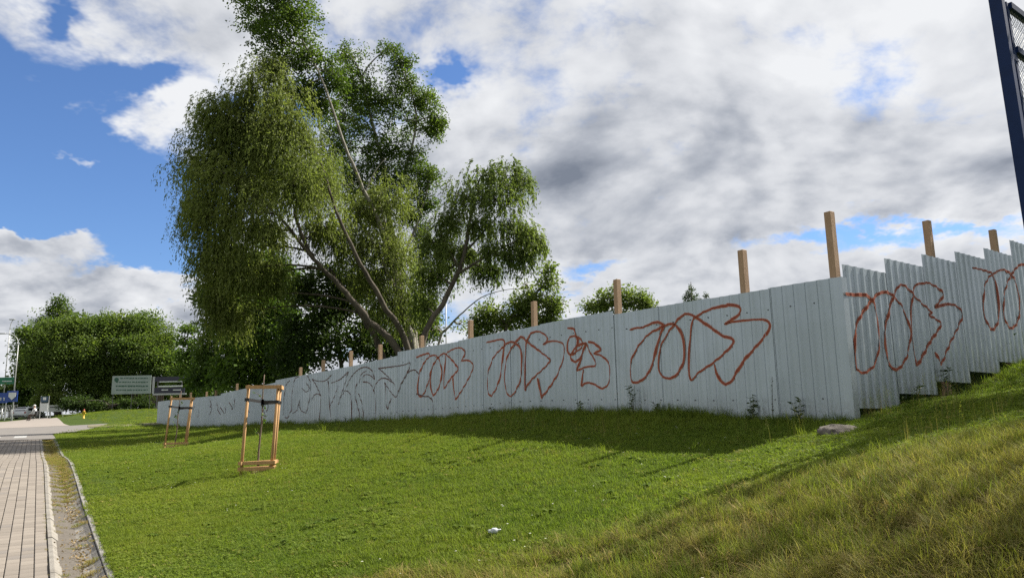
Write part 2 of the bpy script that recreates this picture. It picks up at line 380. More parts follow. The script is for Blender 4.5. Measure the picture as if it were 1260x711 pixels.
for k in range(int((AL1-AL0)/CLn)):
    a0 = AL0+k*CLn; dzv = gr_.normal(0, .004); V, F_ = sweep(a0+.004, a0+CLn-.004, [(x, z+dzv) for x, z in prof])
    mobj('channel_stone', V, F_, CONC, gutter)
kerb = empty('kerb', SA); kerb['kind'] = 'structure'
for k in range(int((AL1-AL0)/1.0)):
    a0 = AL0+k; dzv = gr_.normal(0, .004)+.02
    V, F_ = sweep(a0+.004, a0+.996, [(GB+.002, -.15), (GB+.002, dzv-.006), (GB+.008, dzv), (GW-.008, dzv), (GW-.002, dzv-.006), (GW-.002, -.15)], 2)
    mobj('edging_stone', V, F_, KERBM, kerb)
ga = np.arange(AL0-1, AL1+.6, .25); gt = np.array([GW-.012, GW+.05, GW+.25, GW+.55, GW+.9])
XX = SA[0]+SD[0]*ga[:, None]+SN[0]*gt[None, :]; YY = SA[1]+SD[1]*ga[:, None]+SN[1]*gt[None, :]; ZZ = tz(XX, YY)+np.array([-.0, .012, .022, .015, -.06])[None, :]
ii = np.arange(XX.size).reshape(XX.shape); fq = np.stack([ii[:-1, :-1], ii[:-1, 1:], ii[1:, 1:], ii[1:, :-1]], -1).reshape(-1, 4)
vo = mobj('verge', np.stack([XX, YY, ZZ], -1).reshape(-1, 3), fq, gm); vo['kind'] = 'structure'
# silt lying in the channel
sa = np.arange(AL0, AL1, .06); st_ = np.linspace(.12, .46, 14)
A2, T2 = np.meshgrid(sa, st_, indexing='ij'); Xs = SA[0]+SD[0]*A2+SN[0]*T2; Ys = SA[1]+SD[1]*A2+SN[1]*T2
q = SA[None, :]+SD[None, :]*sa[:, None]+SN[None, :]*.26; zc = tz(q[:, 0], q[:, 1])[:, None]
lump = .5+.5*np.sin(2*math.pi*A2/CLn+.6*fnoise(A2*3, T2*9, 4, 1.))+.5*fnoise(A2, T2*4, 8, 3.)+np.clip((A2-2)*.05, -.3, .5)
bowl = -.095*np.sin(math.pi*np.clip((T2-.05)/(GB-.06), 0, 1))**.8
silt = bowl+np.clip(.034*lump-.040+.006*fnoise(A2*9, T2*9, 9, 4.), -.03, .045)*np.sin(math.pi*(T2-.10)/.38).clip(0, 1)+.0
ii = np.arange(A2.size).reshape(A2.shape); fq = np.stack([ii[:-1, :-1], ii[:-1, 1:], ii[1:, 1:], ii[1:, :-1]], -1).reshape(-1, 4)
so = mobj('silt', np.stack([Xs, Ys, zc+silt], -1).reshape(-1, 3), fq, mat('gutter_silt', (.20, .155, .09), .95, var=.8, vscale=30, bump=.8, bscale=90, var2=(.10, .075, .04)), None, True); so['kind'] = 'stuff'
SILT_TOP_ = 0
SILT_TOP = (A2.ravel()[(lump.ravel() > 1.0)], T2.ravel()[(lump.ravel() > 1.0)])

ASPH = mat('asphalt', (.155, .142, .13), .9, var=.6, vscale=1.5, bump=.4, bscale=80, var2=(.115, .106, .10))
def drape(name, quads, m_, dz, parent=None, n=10):
    """sheet over the terrain through rows of pixel-measured points [(left,right),...] given as world xy"""
    V = []; rows = []
    for i in range(len(quads)-1):
        for k in range(n):
            u = k/n; a = np.array(quads[i][0][:2])*(1-u)+np.array(quads[i+1][0][:2])*u; c = np.array(quads[i][1][:2])*(1-u)+np.array(quads[i+1][1][:2])*u; rows.append((a, c))
    rows.append((np.array(quads[-1][0][:2]), np.array(quads[-1][1][:2])))
    m2 = 9; P = np.array([[a*(1-j/(m2-1))+c*(j/(m2-1)) for j in range(m2)] for a, c in rows]); z = tz(P[..., 0], P[..., 1])+dz
    ii = np.arange(P.shape[0]*m2).reshape(-1, m2); fq = np.stack([ii[:-1, :-1], ii[:-1, 1:], ii[1:, 1:], ii[1:, :-1]], -1).reshape(-1, 4)
    return mobj(name, np.concatenate([P, z[..., None]], -1).reshape(-1, 3), fq, m_, parent)
e0 = swpt(AL1-.02, -6); e1 = swpt(AL1-.02, GW)
far_l = [swpt(AL1-.02, -8), swpt(AL1+8, -9), swpt(AL1+18, -12)]; far_r = [swpt(AL1-.02, GW), swpt(AL1+8, GW), swpt(AL1+18, 3.0)]
far_l.append(swpt(AL1+26, -20)); far_r.append(swpt(AL1+26, 4.5))
road = drape('road', list(zip(far_l, far_r)), ASPH, .012); road['kind'] = 'structure'
plaza_m = mat('pale_paving', (.235, .205, .18), .9, var=.5, vscale=1., bump=.2, var2=(.19, .165, .145))
pl = drape('pavement_square', [(swpt(AL1+26, -24), swpt(AL1+26, 2.0)), (swpt(AL1+60, -30), swpt(AL1+60, 1.0))], plaza_m, .02); pl['kind'] = 'structure'
PAINT = mat('road_paint', (.36, .36, .35), .8, var=.8, vscale=4, var2=(.2, .2, .2))
for k in range(5):
    a = AL1+3.0+k*0; tt = -5.2+k*1.05
    o = drape('crossing_stripe', [(swpt(AL1+3, tt), swpt(AL1+3, tt+.5)), (swpt(AL1+6.5, tt), swpt(AL1+6.5, tt+.5))], PAINT, .018, road, 3)
    o.location -= Vector([float(v) for v in wloc(road)])*0
# trodden path over the far lawn
tp = [(108, 524.5), (140, 524), (175, 522.5), (215, 519.5)]
pth = [(ground(x, y+1.6), ground(x, y-1.2)) for x, y in tp]
po = drape('path', pth, mat('trodden_earth', (.15, .125, .075), .95, var=.8, vscale=2., var2=(.08, .09, .03)), .035); po['kind'] = 'structure'

# ---------------------------------------------------------------- metal fence
def metalmat():
    m_ = bpy.data.materials.new('galvanised_sheet'); m_.use_nodes = True; t = NT(m_.node_tree); b = t.n['Principled BSDF']
    tcn = t.new('ShaderNodeTexCoord'); g = t.new('ShaderNodeNewGeometry'); oi = t.new('ShaderNodeObjectInfo')
    mp = t.new('ShaderNodeMapping'); t.l.new(g.outputs['Position'], mp.inputs[0]); mp.inputs['Scale'].default_value = (6, 6, .5)
    st = t.noise(mp.outputs[0], 1., 5, .6); sp = t.noise(g.outputs['Position'], 40, 4, .6); bl = t.noise(g.outputs['Position'], 1.3, 4, .6)
    c = t.mix(t.ss(st, .3, .75), (.405, .46, .49), (.355, .405, .435)); c = t.mix(t.m('MULTIPLY', oi.outputs['Random'], .7), c, (.325, .375, .405))
    # muddy splashes and dust that gather near the foot of each sheet, and scattered dirt specks
    at2 = t.new('ShaderNodeAttribute', attribute_name='foot')
    mud = t.m('MULTIPLY', t.ss(at2.outputs['Fac'], .0, .45, 1., 0.), t.ss(t.m('ADD', sp, t.m('MULTIPLY', bl, .5)), .62, .95))
    c = t.mix(t.m('MULTIPLY', mud, .45), c, (.18, .16, .12))
    c = t.mix(t.m('MULTIPLY', t.ss(sp, .72, .76), .35), c, (.20, .19, .17))
    t.l.new(c, b.inputs['Base Color']); b.inputs['Metallic'].default_value = .5
    t.l.new(t.ss(bl, .3, .7, .27, .42), b.inputs['Roughness'])
    bp = t.new('ShaderNodeBump'); bp.inputs['Strength'].default_value = .12; bp.inputs['Distance'].default_value = .03; t.l.new(bl, bp.inputs['Height']); t.l.new(bp.outputs[0], b.inputs['Normal'])
    return m_
SHEET = metalmat()
WOOD = mat('post_wood', (.40, .265, .165), .8, var=.6, vscale=5, bump=.3, bscale=40, var2=(.29, .185, .11), stretch=(6, 6, .6))
fence = empty('metal_fence', (FC[0], FC[1], onF(1052, 519)[1]), 'long grey corrugated metal sheet fence turning a corner, sprayed with red loops', 'fence')
PER, RD = SW/6, .019
def prof_pts():
    xs = []
    for k in range(6):
        b0 = k*PER; xs += [(b0+.0, 0), (b0+.085, 0), (b0+.112, RD), (b0+.150, RD), (b0+.177, 0)]
    return xs+[(SW+.018, 0)]
PROF = prof_pts()
def prof_h(s): return float(np.interp(s % SW, [p[0] for p in PROF], [p[1] for p in PROF]))
def sheet(D, N, s0, zt0, zt1, zb0, zb1, out=0., name='sheet', shift=0.):
    V = []; n = len(PROF); foot = []
    for th in (0, -.004):
        for x, h in PROF:
            u = x/SW; p = FC+D*(s0+x)+N*(h+out+th+shift*(1-u))
            for zt, zb, w in ((zt0, zb0, 0), ):
                a = zb0+(zb1-zb0)*u; c = zt0+(zt1-zt0)*u
                V += [(p[0], p[1], a), (p[0], p[1], (a+c)*.5), (p[0], p[1], c)]; foot += [0, (c-a)*.5, c-a]
    F_ = []
    for s_ in range(2):
        o = s_*n*3
        for j in range(n-1):
            for k in range(2):
                q = (o+j*3+k, o+(j+1)*3+k, o+(j+1)*3+k+1, o+j*3+k+1); F_.append(q if s_ == 0 else q[::-1])
    o = n*3
    for j in range(n-1): F_ += [(j*3+2, (j+1)*3+2, o+(j+1)*3+2, o+j*3+2), (j*3, o+j*3, o+(j+1)*3, (j+1)*3)]
    for k in range(2): F_ += [(k, k+1, o+k+1, o+k), ((n-1)*3+k, o+(n-1)*3+k, o+(n-1)*3+k+1, (n-1)*3+k+1)]
    ob = mobj(name, V, F_, SHEET, fence); fattr(ob, 'foot', foot); return ob
segs = [[(1033, 341), (912, 360), (812, 377)], [(807, 373), (706, 391), (627, 407), (564, 420), (494, 432)], [(492, 437), (432, 450.5), (398, 457), (343, 467)], [(341, 470), (278, 483)], [(275, 486), (235, 489.5), (198, 493.5)]]
segs = [sorted([onF(*p) for p in s]) for s in segs]
bot = sorted([onF(*p) for p in [(1052, 519), (952, 518), (880, 517), (815, 514), (706, 511), (640, 511), (600, 514), (500, 520), (345, 524), (315, 527), (275, 527.5), (228, 526), (197, 522)]])
def lin(pts, s):
    xs = [p[0] for p in pts]; zs = [p[1] for p in pts]
    if s < xs[0]: return zs[0]+(zs[1]-zs[0])/(xs[1]-xs[0])*(s-xs[0])
    if s > xs[-1]: return zs[-1]+(zs[-1]-zs[-2])/(xs[-1]-xs[-2])*(s-xs[-1])
    return float(np.interp(s, xs, zs))
NSH = 46; TOPZ = []
fr = np.random.default_rng(21)
for i in range(NSH):
    s0 = i*SW; sm = s0+SW/2; sg = None
    for g in segs:
        if g[0][0]-SW*.6 <= sm <= g[-1][0]+SW*.6: sg = g if sg is None or abs(sm-(g[0][0]+g[-1][0])/2) < abs(sm-(sg[0][0]+sg[-1][0])/2) and not (sg[0][0] <= sm <= sg[-1][0]) else sg
    sg = sg or segs[-1]
    j = fr.normal(0, .006)
    a, c = lin(sg, s0)+j, lin(sg, s0+SW)+j; TOPZ.append((s0, a, c))
    sheet(FD, FN, s0, a, c, lin(bot, s0), lin(bot, s0+SW), fr.normal(0, .0025), shift=.006)
wt = [(1040, 326, 1056, 502), (1093, 319, 1109, 484), (1139, 314, 1157, 469), (1180, 311, 1196, 457), (1217, 307, 1233, 445), (1247, 297, 1262, 436)]
wz = [(onW(a, b_)[1], onW(c, d)[1]) for a, b_, c, d in wt]
for k in range(3): wz.append((wz[-1][0]+.2, wz[-1][1]+.2))
for i, (zt, zb) in enumerate(wz): sheet(WD, WN, .06+i*SW, zt, zt-.01, zb, zb-.015, fr.normal(0, .002)+.003*i % .006, shift=.006)
# corner trim: two flanges of a folded angle
ztc = onF(1034, 341)[1]; zbc = onF(1052, 518)[1]
m_ = MB()
for D, N, w in ((FD, FN, .16), (WD, WN, .13)):
    a = FC+FN*.026+WN*.026; p = [a, a+D*w]
    V = [(*p[0][:2], zbc), (*p[1][:2], zbc), (*p[1][:2], ztc), (*p[0][:2], ztc)]; off_ = N*-.004
    V += [tuple(np.array(v)+off_) for v in V]; m_.add(V, [(0, 1, 2, 3), (7, 6, 5, 4), (0, 4, 5, 1), (1, 5, 6, 2), (2, 6, 7, 3), (3, 7, 4, 0)])
ct = m_.build('corner_trim', SHEET, fence); fattr(ct, 'foot', [z-zbc for z in [v[2] for v in m_.v]])
posts = [(1020, 261), (913, 308), (759, 344), (657, 371), (579, 394), (519, 413), (468, 424), (432, 432), (398, 443), (370, 452), (292, 472), (266, 480), (254.5, 482), (235, 483), (222, 485), (211, 487)]
for px, py in posts:
    d = ray(px, py); N = FN; k = ((FC-FN*.09-EYE)@N)/(d@N); P = EYE+d*k; zb = tz1(P[0], P[1])-.4
    m_ = MB(); m_.box((P[0], P[1], (P[2]+zb)/2), (.10, .10, P[2]-zb), (FD, -FN, (0, 0, 1)), .005); m_.build('post', WOOD, fence)
for px, py in [(1140, 272), (1221, 283)]:
    d = ray(px, py); N = WN; k = ((FC-WN*.09-EYE)@N)/(d@N); P = EYE+d*k; zb = tz1(P[0], P[1])-.4
    m_ = MB(); m_.box((P[0], P[1], (P[2]+zb)/2), (.10, .10, P[2]-zb), (WD, -WN, (0, 0, 1)), .005); m_.build('post', WOOD, fence)
# ---- sprayed tags: ribbons of paint lying on the corrugation
def paintmat(name, core, edge):
    m_ = bpy.data.materials.new(name); m_.use_nodes = True; t = NT(m_.node_tree); b = t.n['Principled BSDF']; out = t.n['Material Output']
    a = t.new('ShaderNodeAttribute', attribute_name='across'); g = t.new('ShaderNodeNewGeometry')
    n = t.noise(g.outputs['Position'], 55, 4, .6); d = t.m('ADD', a.outputs['Fac'], t.m('MULTIPLY', t.m('SUBTRACT', n, .5), .5))
    t.l.new(t.mix(t.ss(d, .35, .75), core, edge), b.inputs['Base Color']); b.inputs['Roughness'].default_value = .55
    tr = t.new('ShaderNodeBsdfTransparent'); mxs = t.new('ShaderNodeMixShader'); t.l.new(t.ss(d, .62, 1.0), mxs.inputs[0]); t.l.new(b.outputs[0], mxs.inputs[1]); t.l.new(tr.outputs[0], mxs.inputs[2]); t.l.new(mxs.outputs[0], out.inputs[0])
    return m_
RED = paintmat('red_spray_paint', (.23, .036, .012), (.50, .145, .04)); DKP = paintmat('dark_spray_paint', (.085, .034, .027), (.18, .105, .085))
def smooth(P, closed=False):
    P = np.array(P, float); out = []
    for i in range(len(P)-1):
        p0 = P[max(i-1, 0)]; p1 = P[i]; p2 = P[i+1]; p3 = P[min(i+2, len(P)-1)]
        v1, v2 = p1-p0, p2-p1; v3 = p3-p2
        def cosang(a, b_): return (a@b_)/(np.linalg.norm(a)*np.linalg.norm(b_)+1e-9)
        m1 = (p2-p0)*.5 if i > 0 and cosang(v1, v2) > -.2 else (p2-p1)*.6; m2 = (p3-p1)*.5 if i+2 < len(P) and cosang(v2, v3) > -.2 else (p2-p1)*.6
        for u in np.linspace(0, 1, 10, endpoint=False):
            h = (2*u**3-3*u**2+1)*p1+(u**3-2*u**2+u)*m1+(-2*u**3+3*u**2)*p2+(u**3-u**2)*m2; out.append(h)
    out.append(P[-1]); return np.array(out)
gn = np.random.default_rng(9)
def graffiti(strokes, pm, wing=False, w=.03, label=None):
    D, N = (WD, WN) if wing else (FD, FN); on = onW if wing else onF; V = []; F_ = []; AC = []
    for ox, oy, sc, pts in strokes:
        pix = smooth([(ox+x/sc, oy+y/sc) for x, y in pts]); sz = np.array([on(*p) for p in pix])
        dl = np.r_[0, np.cumsum(np.linalg.norm(np.diff(sz, axis=0), axis=1))]; n = max(4, int(dl[-1]/.012)); uu = np.linspace(0, dl[-1], n)
        s = np.interp(uu, dl, sz[:, 0]); z = np.interp(uu, dl, sz[:, 1]); ts = np.gradient(s); tzv = np.gradient(z); nn = np.hypot(ts, tzv)+1e-9; ns, nzv = -tzv/nn, ts/nn
        wd = w*(1+.22*np.sin(uu*2.1+gn.uniform(0, 6))+.10*np.sin(uu*9+gn.uniform(0, 6)))*np.clip(np.minimum(uu, uu[-1]-uu)/.02, .5, 1); b0 = len(V)
        for i in range(n):
            for k, a in enumerate((-1, -.5, 0, .5, 1)):
                ss_ = s[i]+ns[i]*a*wd[i]; zz_ = z[i]+nzv[i]*a*wd[i]
                hh = prof_h(ss_-(.06 if wing else 0))+.011+(.020 if (-.02 < ss_ < .135 and wing) else 0); P = FC+D*ss_+N*hh; V.append((P[0], P[1], zz_)); AC.append(abs(a))
        for i in range(n-1):
            for k in range(4):
                q = b0+i*5+k; F_.append((q, q+1, q+6, q+5))
    o = mobj('graffiti', V, F_, pm, fence); fattr(o, 'across', AC)
    if label: o['label'] = label
    return o
c5 = (750, 350, 3.95); c6 = (890, 330, 3.553); c4 = (590, 380, 5.077); c3 = (460, 400, 5.47); c2_ = (340, 420, 6.46); c7 = (1030, 300, 3.233); c8 = (1140, 280, 3.233)
def conv(src, dst, pts): return [((src[0]+x/src[2]-dst[0])*dst[2], (src[1]+y/src[2]-dst[1])*dst[2]) for x, y in pts]
A1 = [(103, 222), (125, 212), (165, 208), (200, 192), (235, 183), (262, 195), (262, 215), (250, 245), (235, 290), (222, 350), (205, 400), (185, 440), (150, 470), (120, 475), (107, 455), (105, 400), (118, 345), (150, 290), (195, 240), (235, 218), (270, 200), (310, 192), (340, 215), (358, 260), (365, 320), (360, 380), (335, 430), (300, 455), (265, 448), (243, 420), (240, 370), (250, 310), (280, 245), (325, 185), (345, 160), (375, 143), (410, 152), (440, 172), (500, 212), (550, 248), (590, 260), (608, 275), (595, 298), (560, 335), (500, 385), (440, 425), (400, 468)]
A2_ = [(400, 468), (392, 430), (390, 340), (395, 250), (402, 190), (420, 160), (470, 130), (520, 112), (570, 103)]+conv(c6, c5, [(20, 160), (55, 163), (77, 175), (72, 200), (40, 225), (8, 245)])
A3 = conv(c6, c5, [(8, 245), (40, 235), (100, 228), (160, 224), (190, 228), (205, 245), (203, 265), (190, 290), (140, 350), (100, 395), (70, 440), (40, 490), (15, 508)])+[(570, 487), (545, 470), (525, 430), (512, 385)]
graffiti([(*c5, A1), (*c5, A2_), (*c5, A3)], RED, w=.025, label='large red looping tag with arrow point nearest the fence corner')
B1 = [(43, 210), (90, 200), (140, 190), (158, 205), (155, 235), (150, 300), (140, 380), (125, 450), (100, 510), (75, 545), (58, 520), (52, 460), (60, 390), (75, 340), (100, 290), (155, 235), (185, 210), (215, 208), (245, 230), (265, 270), (268, 340), (262, 420), (240, 490), (200, 545), (175, 520), (160, 460), (160, 390), (175, 310), (195, 260), (225, 215), (262, 175), (300, 205), (340, 235), (400, 280), (443, 320), (410, 365), (350, 420), (310, 465), (287, 512)]
B2 = [(287, 512), (285, 440), (288, 340), (295, 230), (305, 185), (330, 150), (375, 142), (415, 165), (430, 190), (400, 222)]
B3 = [(400, 222), (440, 203), (490, 203), (525, 220), (535, 260), (520, 330), (490, 410), (440, 490), (390, 555), (378, 490), (368, 430)]
graffiti([(*c4, B1), (*c4, B2), (*c4, B3)], RED, w=.025)
graffiti([(*c4, q) for q in ([(550, 120), (590, 125), (605, 160), (618, 195), (612, 240), (600, 275), (570, 285), (552, 260), (555, 200), (580, 172), (615, 175), (645, 205), (640, 240), (600, 275)],
         [(600, 275), (575, 285), (580, 315), (600, 330), (625, 315), (650, 270), (668, 215), (630, 222), (595, 250), (578, 290)], [(668, 215), (640, 300), (612, 385), (670, 362), (730, 350), (705, 290), (668, 215)],
         [(680, 205), (720, 215), (758, 250), (745, 265), (715, 278), (770, 295), (810, 340), (820, 400), (805, 470), (770, 497), (730, 475), (680, 460), (637, 482)], [(637, 482), (645, 425), (655, 378)])], RED, w=.025)
graffiti([(*c3, q) for q in ([(288, 217), (330, 200), (370, 190), (382, 205)], [(430, 205), (390, 205), (350, 240), (315, 310), (300, 380), (300, 460), (320, 480), (345, 450), (370, 380), (390, 300), (430, 225), (450, 205)],
         [(445, 210), (400, 270), (385, 350), (388, 430), (402, 475), (430, 440), (455, 370), (460, 300), (445, 240), (425, 205)], [(450, 205), (475, 190), (510, 215), (550, 260), (568, 300), (520, 360), (475, 430)],
         [(475, 430), (478, 330), (485, 240), (490, 195), (530, 165), (580, 152), (612, 170), (612, 205), (590, 242)], [(590, 242), (630, 235), (665, 255), (668, 300), (640, 360), (600, 430), (555, 500), (540, 430), (535, 350)])], RED, w=.026)
graffiti([(*c3, q) for q in ([(290, 460), (340, 478), (375, 482), (400, 520), (405, 600)], [(35, 290), (120, 280), (200, 268), (250, 250)], [(250, 250), (240, 290), (215, 345), (185, 400), (160, 470), (145, 480), (110, 440), (75, 385)], [(35, 290), (80, 330), (120, 370), (148, 410)],
         [(75, 385), (82, 440), (85, 520), (95, 565), (120, 490)], [(0, 450), (15, 400), (50, 360), (90, 360), (125, 385)], [(215, 345), (240, 312), (280, 302), (305, 330)])], DKP, w=.019)
graffiti([(*c2_, q) for q in ([(285, 295), (320, 312), (380, 315), (420, 290), (440, 265)], [(285, 295), (320, 350), (355, 430), (355, 460), (345, 640)], [(285, 470), (300, 430), (330, 415), (355, 430)], [(440, 330), (510, 300), (575, 240)], [(575, 240), (550, 330), (520, 420), (495, 500)], [(415, 310), (425, 450), (430, 560), (440, 640)], [(495, 350), (460, 450), (430, 510)],
         [(530, 420), (550, 390), (585, 410), (600, 470), (600, 640)], [(555, 375), (600, 280), (660, 220), (720, 205), (765, 235), (785, 300)], [(690, 320), (700, 270), (740, 265), (785, 300)], [(690, 320), (740, 330), (775, 380), (795, 480), (790, 640)], [(645, 330), (630, 400), (640, 480), (660, 560), (660, 640)], [(655, 410), (680, 480), (695, 560), (690, 640)], [(660, 330), (680, 260), (720, 235)],
         [(60, 590), (65, 450), (80, 350), (110, 310)], [(125, 560), (130, 400), (150, 300), (180, 280)], [(190, 470), (195, 540), (240, 570), (265, 460), (275, 340), (250, 270)], [(130, 570), (170, 540), (185, 460)], [(205, 370), (240, 400), (265, 370), (240, 330)], [(0, 480), (20, 465), (45, 460)], [(70, 600), (95, 605), (120, 540)])], DKP, w=.019)
scr = []
for k in range(16): x = gn.uniform(234, 330); y0 = 490-(x-234)*.06+gn.uniform(2, 14); scr.append((0, 0, 1, [(x, y0), (x+gn.uniform(-2, 4), y0+gn.uniform(3, 6)), (x+gn.uniform(-3, 5), y0+gn.uniform(6, 12))]))
graffiti(scr, DKP, w=.03)['kind'] = 'stuff'
G1 = [(20, 200), (60, 203), (110, 205), (135, 225), (150, 270), (162, 340), (160, 420), (145, 480), (105, 512), (75, 500), (68, 470), (65, 400), (68, 350), (85, 295), (135, 225), (170, 195), (210, 200), (250, 245), (275, 300), (288, 370), (270, 455), (235, 500), (210, 485), (192, 440), (185, 370), (195, 300), (215, 225), (245, 165), (280, 180), (320, 225), (370, 270)]+conv(c8, c7, [(10, 350), (52, 385), (10, 455)])+[(345, 430), (315, 485)]
G2 = [(315, 485), (300, 420), (292, 310), (295, 220), (310, 165), (345, 158)]+conv(c8, c7, [(0, 220), (40, 240), (62, 270), (30, 318)])
G3 = conv(c8, c7, [(30, 318), (80, 305), (120, 315), (138, 350), (120, 400), (90, 460), (55, 545), (30, 495)])
graffiti([(*c7, G1), (*c7, G2), (*c7, G3)], RED, True, w=.024)
graffiti([(*c8, [(180, 160), (230, 172), (260, 188), (275, 240), (285, 330), (280, 375), (262, 405), (240, 385), (225, 330), (225, 250), (240, 205), (262, 185), (300, 168), (335, 190), (355, 230), (368, 300), (360, 370), (335, 400), (310, 370), (303, 300), (312, 240), (330, 195), (360, 155), (388, 150), (430, 190), (470, 240)])], RED, True, w=.024)

# ---------------------------------------------------------------- trees
def unit(v): return v/(np.linalg.norm(v, axis=-1, keepdims=True)+1e-9)
def leaf_cards(P, D, Lh, Wd, rg):
    """diamond leaves: P base (n,3), D direction (n,3)"""
    n = len(P); r_ = unit(rg.normal(size=(n, 3))); side = unit(np.cross(D, r_)); up = np.cross(side, D)
    Lh = Lh*rg.uniform(.7, 1.25, n)[:, None]; Wd = Wd*rg.uniform(.75, 1.2, n)[:, None]
    V = np.stack([P, P+D*Lh*.45+side*Wd*.5+up*Lh*.06, P+D*Lh, P+D*Lh*.45-side*Wd*.5+up*Lh*.06], 1).reshape(-1, 3)
    return V, np.arange(n*4).reshape(n, 4)
def n3d(P, seed, sc):
    r_ = np.random.default_rng(seed); o = 0
    for k in range(6):
        d = unit(r_.normal(size=3)); e_ = unit(r_.normal(size=3)); o = o+np.sin(P@d*sc*1.5**k+r_.uniform(0, 6)+1.2*np.sin(P@e_*sc*1.2**k+r_.uniform(0, 6)))/1.2**k
    return o/3
def bez(a, b_, c, n):
    u = np.linspace(0, 1, n)[:, None]; return a*(1-u)**2+2*b_*u*(1-u)+c*u**2
def make_tree(name, label, Y, limbs, clumps, bark, leaf, style='broad', group=None, dens=1., leafL=.09, leafW=.055, seed=1, gap=.35, base=None, roots=True, cat='tree', sprayn=12, spread=.33, twigs=.5, fill=1.7, push=.28):
    """limbs: [[(px,py,dY,r)...]], clumps: [(px,py,dY,rx_px,ry_px)]; everything becomes world metres at depth Y"""
    rg = np.random.default_rng(seed)
    L3 = []
    for lb in limbs:
        L3.append((np.array([at(x, y, Y+d) for x, y, d, r in lb]), np.array([r for *_, r in lb])))
    b0 = L3[0][0][0].copy(); gz = tz1(b0[0], b0[1]) if base is None else base
    root = empty(name, (b0[0], b0[1], gz), label, cat, group)
    tb = MB(); fine = []
    for k, (P, r_) in enumerate(L3):
        if roots and (P[0][2] > gz-.1) and (k == 0 or np.linalg.norm(P[0][:2]-b0[:2]) < 2.5 and P[0][2]-gz < 4.5):
            d = P[0]-P[1]; g = P[0].copy(); g[:2] += d[:2]*.25*min(1, (P[0][2]-gz)/(abs(d[2])+.3)); g[2] = gz-.15
            P = np.vstack([g, P]); r_ = np.r_[r_[0]*1.2, r_]
        u = np.arange(len(P)); uu = np.linspace(0, len(P)-1, (len(P)-1)*6+1)
        Pf = smooth(P)[::2] if len(P) > 2 else np.array([np.interp(uu, u, P[:, j]) for j in range(3)]).T
        rf = np.interp(np.linspace(0, 1, len(Pf)), np.linspace(0, 1, len(P)), r_)
        Pf[1:-1] += rg.normal(0, .03, (len(Pf)-2, 3))*rf[1:-1, None]*6
        tb.tube(Pf, rf, 8); fine.append(Pf)
    LP = np.vstack(fine)
    LV = []; LF = []; off_ = 0; tints = []
    for ci, (px, py, d, rx, ry) in enumerate(clumps):
        c = at(px, py, Y+d); sx = rx*(Y+d)/FOC; sz_ = ry*(Y+d)/FOC; sy = (sx+sz_)*.5*rg.uniform(.8, 1.1)
        # branch from the nearest lower limb point
        dd = np.linalg.norm(LP-c, axis=1)+np.where(LP[:, 2] > c[2]+.2, 3., 0); j = int(np.argmin(dd)); a = LP[j]
        mid = (a+c)/2+np.array([0, 0, .15*np.linalg.norm(c-a)])+rg.normal(0, .1, 3)
        tb.tube(bez(a, mid, c, 8), np.linspace(.05, .025, 8)*max(1., Y/40), 5, False)
        nsub = int(5+4*sx*twigs); subs = []
        for k in range(nsub):
            v = unit(rg.normal(size=3)); v[2] = abs(v[2])*.6+.1*v[2]; e_ = c+v*np.array([sx, sy, sz_])*rg.uniform(.6, .95)
            tb.tube(bez(c, (c+e_)/2+rg.normal(0, .15, 3), e_, 5), np.linspace(.022, .008, 5)*max(1., Y/40), 4, False)
        vol = sx*sy*sz_; ns = int(dens*(30+36*(vol**.72)))
        v = unit(rg.normal(size=(ns, 3))); rad = rg.uniform(.08, 1, ns)**.5; Q = c+v*rad[:, None]*np.array([sx, sy, sz_])
        # uneven outline: push in/out with noise, cull to leave gaps
        w_ = n3d(Q, seed*7, 1.1*min(1.6, 1.4/max(.6, sx*.5))); Q += v*(w_*push*sx)[:, None]; kp = (n3d(Q, seed*13+1, 1.5) > -gap*1.6) | (rad < .5); Q = Q[kp]; big = np.where(rad[kp] < .55, fill, 1.)
        ns = len(Q); v = unit(Q-c)
        if style == 'willow':
            Ls = rg.uniform(.4, 1.45, ns)*min(1.2, .5+sz_*.4)*np.where(v[:, 2] < 0, 1.25, 1.); k = sprayn; u = rg.uniform(0, 1, (ns, k))
            h = unit(v*np.array([1, 1, 0])+rg.normal(0, .5, (ns, 3))*np.array([1, 1, 0])); bulge = rg.uniform(.15, .45, ns)
            PP = Q[:, None]+h[:, None]*(np.sin(u*math.pi*.5)*bulge[:, None]*Ls[:, None])[..., None]; PP[..., 2] += (.18*np.sin(u*3.1)-.92*u**1.25)*Ls[:, None]+.25*Ls[:, None]
            PP += rg.normal(0, .022, PP.shape); DD = unit(np.concatenate([h[:, None, :2]*(1-u)[..., None]*.8+rg.normal(0, .32, (ns, k, 2)), (-.35-1.0*u[..., None])+rg.normal(0, .22, (ns, k, 1))], -1))
        else:
            k = sprayn; sp = spread*rg.uniform(.6, 1.3, ns)
            PP = Q[:, None]+rg.normal(0, 1, (ns, k, 3))*np.array([1, 1, .55])*sp[:, None, None]*.55; PP[..., 2] -= .25*np.linalg.norm(PP[..., :2]-Q[:, None, :2], axis=-1)
            DD = unit(unit(PP-Q[:, None])*.8+v[:, None]*.4+rg.normal(0, .45, PP.shape)+np.array([0, 0, -.25]))
        tn = np.clip(.5+.4*n3d(Q, seed+5, .9)[:, None]+rg.normal(0, .15)+rg.normal(0, .25, (ns, k)), 0, 1.15)
        bg = np.repeat(big, k)[:, None]; V, F_ = leaf_cards(PP.reshape(-1, 3), DD.reshape(-1, 3), leafL*bg, leafW*bg, rg); LV.append(V); LF.append(F_+off_); off_ += len(V); tints.append(np.repeat(tn.ravel(), 4))
    tr = tb.build('trunk', bark, root, True)
